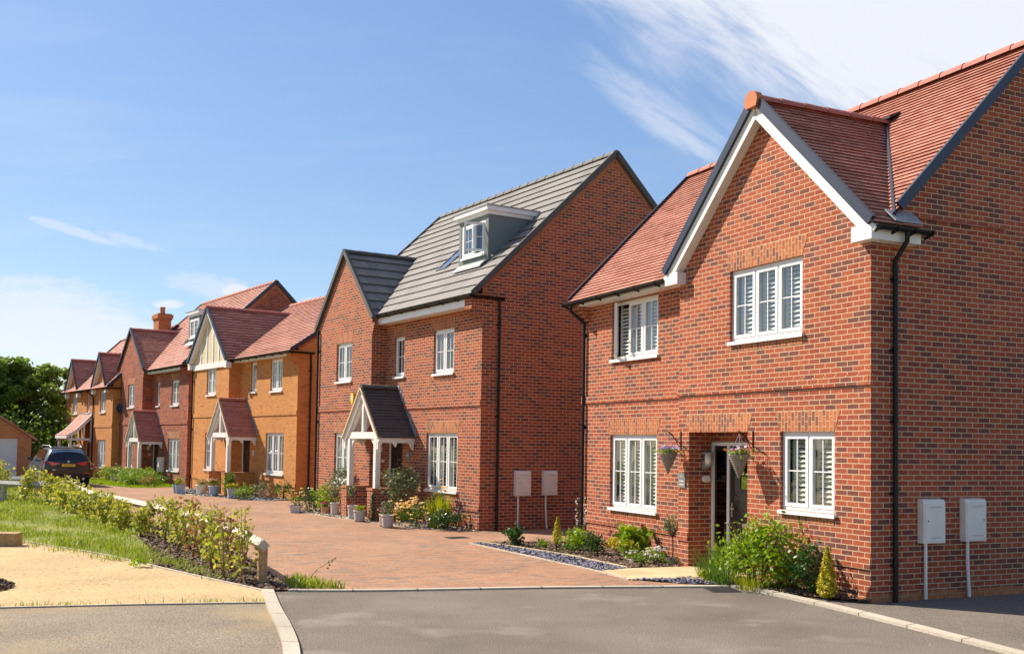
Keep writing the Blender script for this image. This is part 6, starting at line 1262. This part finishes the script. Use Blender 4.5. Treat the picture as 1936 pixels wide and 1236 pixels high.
# beside the chimney house
bush('lavender_bush', at4(7.2, -1.25), 1.5, .72, 'leaf_lavender', 1500, .16, 'bright green lavender bush left of the cream pot', 'shrub', 'bright green lavender bushes', asp=6, clumps=30, tight=.2, upbias=-.2, ns=0)
bush('lavender_bush', at4(3.45, -1.15), 1.9, .78, 'leaf_lavender', 2000, .17, 'bright green lavender bush in front of the small meter box', 'shrub', 'bright green lavender bushes', asp=6, clumps=34, tight=.2, upbias=-.2, ns=0)
bush('lavender_bush', at4(1.65, -1.35), 2.1, .74, 'leaf_lavender', 2300, .17, 'widest bright green lavender bush below the ground floor window', 'shrub', 'bright green lavender bushes', asp=6, clumps=36, tight=.2, upbias=-.2, ns=0)
bush('flower_shrub', at4(8.6, -1.0), .9, .66, 'leaf_olive', 380, .07, 'pale bush with cream flowers at the left end of the lawn', ns=4, fl=('flower_peach', 34, .08))
potted(at4(5.65, -1.55), .22, .34, 'pot_cream', 'cream pot of leafy flowers in front of the porch of the chimney house', 'leaf_mid', .55, .36, 260, .07, fl=('flower_peach', 10, .08))
bush('maroon_shrub', at4(.1, -1.6), .55, .52, 'leaf_hedge_red', 300, .06, 'bronze leaved shrub at the right end of the lawn', ns=4)
potted(at5(.9, -1.0), .40, .52, 'pot_dark', 'large dark planter of maroon leaves behind the parked car', 'leaf_maroon', .95, .42, 420, .07, fl=('flower_pink', 30, .06), taper=.75)

# young hedge: every sapling its own plant
def sapling(i, x, y, h, w, leaf, n, size, label):
    t = empty('hedge_sapling', (x, y, .01), random.uniform(0, 6.28), label, 'sapling', 'young hedge saplings along the timber rail'); q = MB(); pts = []
    for k in range(random.choice((3, 4, 5))):
        a = random.uniform(0, 6.28); r = w*random.uniform(.12, .42); hh_ = h*random.uniform(.7, 1.05); path = [V((random.uniform(-.04, .04), random.uniform(-.04, .04), 0)), V((math.cos(a)*r*.45, math.sin(a)*r*.45, hh_*.45)), V((math.cos(a)*r, math.sin(a)*r, hh_))]
        q.tube(path, [.009, .007, .003], 5)
        for j in range(n//4):
            s = .14+.86*random.random()**.8; p = path[0].lerp(path[1], s*2) if s < .5 else path[1].lerp(path[2], s*2-1); sp = .10*w/.5*(1.15-s*.6); pts.append((p.x+random.gauss(0, sp), p.y+random.gauss(0, sp), max(.03, p.z+random.gauss(0, .05))))
    q.build('stem', 'stem_red', t); cloud('foliage', np.array(pts), size, leaf, t, 1.7, .3)
def along(pts, s):
    for a, b in zip(pts[:-1], pts[1:]):
        L = (V(b)-V(a)).length
        if s <= L: d = (V(b)-V(a))/L; return V(a)+d*s, d
        s -= L
    return V(pts[-1]), (V(pts[-1])-V(pts[-2])).normalized()
s_ = .22; i_ = 0
while s_ < 22.5:
    p, d = along(fpts, s_); off = V((-d.y, d.x)); o_ = (.20+.28*(i_ % 2)+random.uniform(-.06, .1)); p = p+off*o_; near = s_ < 7; leaf = 'leaf_hedge_red' if (near and i_ % 3 == 2) else 'leaf_hedge'
    far = s_/22; h_ = random.uniform(.84, 1.12) if near else random.uniform(.58, .86)+.12*max(0, s_-16)/6
    if i_ == 0: lab = 'tall thin hedge sapling nearest the end post of the timber rail'; h_ = 1.12
    elif leaf == 'leaf_hedge_red': lab = 'reddish leaved young sapling in the hedge behind the timber rail'
    elif near: lab = 'green young sapling near the front end of the hedge along the timber rail'
    else: lab = 'bushy yellow green sapling in the far part of the hedge along the timber rail'
    sapling(i_, p.x, p.y, h_, random.uniform(.36, .52)*(1+.8*far), leaf, 150 if near else 300, .085+.03*far, lab); i_ += 1; s_ += random.uniform(.58, .80) if near else random.uniform(.72, 1.0)
# shoots sprouting at the left edge near the grey rails
for k, (x, y) in enumerate([(-15.2, 33.0), (-16.6, 34.4), (-17.6, 35.9), (-15.9, 35.4), (-18.2, 34.2)]): sapling(90+k, x, y, random.uniform(.9, 1.25), .8, 'leaf_hedge', 340, .11, 'straggly yellow green sapling among the weathered grey rails')
# weeds
bush('weed', (-5.92, 17.02, .01), .30, .14, 'leaf_bright', 120, .06, 'single green weed at the edge of the buff gravel path', 'weed', ns=0, clumps=6)
t_ = empty('weed', (-2.95, 15.35, .01), 0, 'thin arching weed stem by the end post of the rail', 'weed'); q = MB(); q.tube([(0, 0, 0), (.16, .04, .20), (.42, .08, .36)], [.006, .005, .003], 5); q.build('stem', 'stem_green', t_); cloud('foliage', np.array([(.42*s, .08*s, .03+.34*s+rng.normal(0, .03)) for s in rng.random(18)])+rng.normal(0, .02, (18, 3)), .05, 'leaf_mid', t_)

# trees
def tree(loc, w, h, label, leaf, n=9000, size=.26, trunk=1.2, seed=0, src=None, group=None, rot=0.0, sc=1.0):
    if src:
        t = src.copy(); COL.objects.link(t); t.location = loc; t.rotation_euler = (0, 0, rot); t.scale = (sc, sc, sc); t['label'] = label
        for ch in src.children: c = ch.copy(); COL.objects.link(c); c.parent = t
        return t
    t = empty('deciduous_tree', loc, rot, label, 'tree', group); q = MB(); q.tube([(0, 0, -.2), (.05, 0, h*.25), (0, .1, h*.55), (.1, 0, h*.8)], [.2, .16, .10, .04], 10)
    for k in range(14):
        a = k*2.4; z = h*(.18+.045*k); L = w*.42*(1.05-.04*k); q.tube([(0, 0, z), (math.cos(a)*L*.5, math.sin(a)*L*.5, z+h*.07), (math.cos(a)*L, math.sin(a)*L, z+h*.16)], [.07, .045, .015], 6)
    q.build('trunk', 'bark', t); P_ = []
    for k in range(95):
        zz_ = .06+.88*random.random(); pr = math.sqrt(max(.02, 1-((zz_-.5)/.54)**2)); a = random.uniform(0, 6.28); rr = w/2*pr*random.uniform(.25, 1.0); P_.append((math.cos(a)*rr, math.sin(a)*rr, h*zz_, random.uniform(.6, 1.15)*w*.13))
    P_ = np.array(P_); i = rng.integers(0, len(P_), n); d = rng.normal(size=(n, 3)); d /= np.linalg.norm(d, axis=1)[:, None]; d *= (rng.random(n)**.5)[:, None]
    pts = P_[i, :3]+d*P_[i, 3:4]*[1, 1, .75]; pts[:, 2] = np.clip(pts[:, 2], .3, None)
    cloud('crown', pts, size, leaf, t, 1.6, upbias=.7); return t
tg = 'trees behind the far houses'
tA = tree((-28.6, 63.0, 0), 4.8, 6.5, 'broad green tree rising just left of the farthest yellow house', 'leaf_tree_light', 17000, .24, group=tg)
tB = tree((-32.3, 65.0, 0), 5.0, 6.9, 'tall green tree directly behind the garage', 'leaf_tree', 17000, .25, group=tg)
tree((-30.4, 62.0, 0), 4.6, 7.1, 'dense green tree in the middle of the group above the garage roof', None, src=tB, rot=1.9, sc=.98); tree((-26.6, 66.0, 0), 4.6, 6.6, 'loose pale green tree half hidden behind the farthest yellow house', None, src=tA, rot=2.6, sc=1.0)
tree((-34.4, 61.5, 0), 4.6, 6.9, 'dark green tree partly hidden by the near slope of the garage roof', None, src=tB, rot=4.1, sc=.95)
bush('hedge_shrub', (-25.8, 59.5, 0), 4.2, 3.4, 'leaf_tree', 2600, .22, 'dark bushy shrub in the shade behind the boarded fence', clumps=26, tight=.22); bush('hedge_shrub', (-29.2, 59.0, 0), 4.6, 3.8, 'leaf_tree', 3000, .22, 'dark spreading shrub behind the garage roof', clumps=26, tight=.22)
# trees across the meadow, seen only mirrored in the windows
for k, (x, y, s_, r_) in enumerate([(-40, 20, 1.25, .4), (-44, 29, 1.4, 2.2), (-38, 36, 1.1, 3.3), (-47, 12, 1.5, 5.0), (-43, 42, 1.3, 1.1)]): tree((x, y, 0), 0, 0, 'tree across the meadow to the left, mirrored in the house windows', None, src=tB if k % 2 else tA, rot=r_, sc=s_)['group'] = 'trees across the meadow'

# ------------------------------------------------------------------ parked car, seen from behind
def car():
    t = empty('parked_car', (-19.75, 46.0, 0), R(33.0), 'dark blue car with yellow number plate parked in front of the far houses', 'car')
    # local: +Y forward, rear bumper at y = -2.33
    def ring(y, zb, wl, zs, wb, zr, wr, dy=0):   # half section: sill, side, shoulder (belt), roof edge, roof centre
        pts = [(0, zb), (wl*.90, zb), (wl*.985, zb+.10), (wl, (zb+zs)/2), (wl*.985, zs-.10), (wb, zs), ((wb+wr)/2*1.015, (zs+zr)/2), (wr, zr-.09), (wr*.86, zr-.02), (0, zr)]
        r_ = [(x, y+dy*max(0, (z-zs)/(zr-zs+1e-6)), z) for x, z in pts]; return r_[::-1][:-1]+[(-x, y_, z) for x, y_, z in r_][0:]
    st = [ring(-2.33, .42, .86, .98, .80, 1.00, .72), ring(-2.25, .36, .92, 1.06, .86, 1.18, .74), ring(-2.05, .34, .945, 1.08, .89, 1.56, .66), ring(-1.75, .32, .95, 1.08, .90, 1.635, .66), ring(-1.0, .30, .95, 1.06, .90, 1.665, .67), ring(-.1, .30, .95, 1.04, .90, 1.66, .67),
          ring(.45, .30, .95, 1.02, .90, 1.58, .66), ring(1.15, .30, .95, 1.00, .89, 1.08, .76), ring(1.8, .32, .94, .96, .86, 1.02, .70), ring(2.2, .36, .88, .86, .78, .92, .62), ring(2.36, .44, .74, .72, .66, .76, .5)]
    n = len(st[0]); vs = [p for r_ in st for p in r_]; fs = []
    for i in range(len(st)-1):
        for j in range(n): fs.append((i*n+j, i*n+(j+1) % n, (i+1)*n+(j+1) % n, (i+1)*n+j))
    fs += [tuple(range(n))[::-1], tuple(range((len(st)-1)*n, len(st)*n))]
    q = MB(); q.solid(vs, fs, 0, True); b = q.build('body', 'car_paint', t)
    md = b.modifiers.new('s', 'SUBSURF'); md.levels = 1; md.render_levels = 2
    q = MB(); q.face([(-.70, -2.20, 1.12), (.70, -2.20, 1.12), (.60, -2.06, 1.52), (-.60, -2.06, 1.52)]); q.build('rear_window', 'glass_sky', t)
    q = MB(); q.box(-.64, .64, -2.16, -1.98, 1.585, 1.625); q.build('roof_spoiler', 'car_paint', t)
    for sg in (-1, 1):
        q = MB(); pts = [(sg*.905, -1.85, 1.11), (sg*.905, .75, 1.08), (sg*.70, .35, 1.52), (sg*.685, -1.5, 1.56)]; q.face(pts if sg > 0 else pts[::-1]); pts2 = [(x+sg*.012, y, z) for x, y, z in pts]; q = MB(); q.face(pts2 if sg > 0 else pts2[::-1]); q.build('side_window', 'glass_sky', t)
        q = MB(); q.tube([(sg*.60, -1.75, 1.63), (sg*.62, -1.55, 1.70), (sg*.62, .2, 1.70), (sg*.61, .4, 1.62)], .022, 8); q.build('roof_rail', 'alloy', t)
        q = MB(); pr = [(sg*.30, -2.36, .99), (sg*.80, -2.345, 1.06), (sg*.93, -2.16, 1.06), (sg*.955, -2.0, .99), (sg*.94, -2.18, .87), (sg*.62, -2.36, .87), (sg*.34, -2.37, .955)]
        q.prism(pr, (0, .05, 0)); q.build('tail_light', 'lamp_red', t)
        q = MB(); q.box(min(sg*.58, sg*.84), max(sg*.58, sg*.84), -2.375, -2.3, .55, .59); q.build('rear_reflector', 'lamp_red', t)
        q = MB(); q.tube([(sg*.60, -2.36, .33), (sg*.60, -2.2, .33)], .055, 12); q.build('exhaust_pipe', 'alloy', t)
        q = MB(); q.bar((sg*.93, .62, 1.10), (sg*1.02, .60, 1.12), .05, .05); q.hexa([(sg*.99, .52, 1.05), (sg*1.17, .55, 1.06), (sg*1.17, .68, 1.06), (sg*.99, .70, 1.05), (sg*.99, .52, 1.20), (sg*1.17, .55, 1.19), (sg*1.17, .68, 1.19), (sg*.99, .70, 1.20)]); q.build('wing_mirror', 'car_paint', t)
        for y in (-1.42, 1.42):
            q = MB(); x0, x1 = sg*.70, sg*.955
            q.tube([(x0, y, .355), (x1, y, .355)], .355, 26, smooth=False); wq = q.build('wheel', 'tyre', t)
            q = MB(); q.tube([(x1-sg*.02, y, .355), (x1+sg*.006, y, .355)], .25, 22, smooth=False); q.build('rim', 'alloy', wq)
            q = MB(); q.tube([(sg*.925, y, .42), (sg*.958, y, .42)], .425, 26, smooth=False); q.build('wheel_arch', 'car_trim', t)
    q = MB(); q.box(-.80, .80, -2.36, -2.25, .36, .50); q.box(-.6, .6, -2.37, -2.3, .50, .52); q.build('rear_bumper', 'car_trim', t)
    fr = Fr((0, -2.385, 0), (1, 0, 0), (0, -1, 0)); q = MB(); fr.box(q, -.26, .26, 0, .012, .84, .95); pl = q.build('number_plate', 'plate_yellow', t); text('GL69 DSP', .092, 'sign_dark', pl, fr, 0, .895, .013)
    q = MB(); q.tube([(0, -2.30, 1.045), (0, -2.345, 1.045)], .045, 16); q.build('badge', 'alloy', t)
    q = MB(); fr.box(q, -.62, -.50, -.02, .004, .70, .73); q.build('lettering', 'alloy', t)
car()
# small things on the ground
def drain(name, loc, rz, w, l, label):
    t = empty(name, loc, rz, label, 'drain'); q = MB(); q.box(-w/2, w/2, -l/2, l/2, 0, .004); q.build('frame', 'grate', t); q = MB(); n = int(l/.045)
    for i in range(n): y = -l/2+.03+(l-.06)*i/(n-1); q.box(-w/2+.03, w/2-.03, y-.010, y+.010, .004, .010)
    q.build('grating', 'grate', t)
drain('road_gully', (3.10, 15.35, .001), R(8), .46, .42, 'square iron road gully beside the kerb below the short slate strip'); drain('drain_cover', (-1.15, 23.05, .013), R(30), .5, .35, 'small flush drain cover in the paving by the grey roofed house')
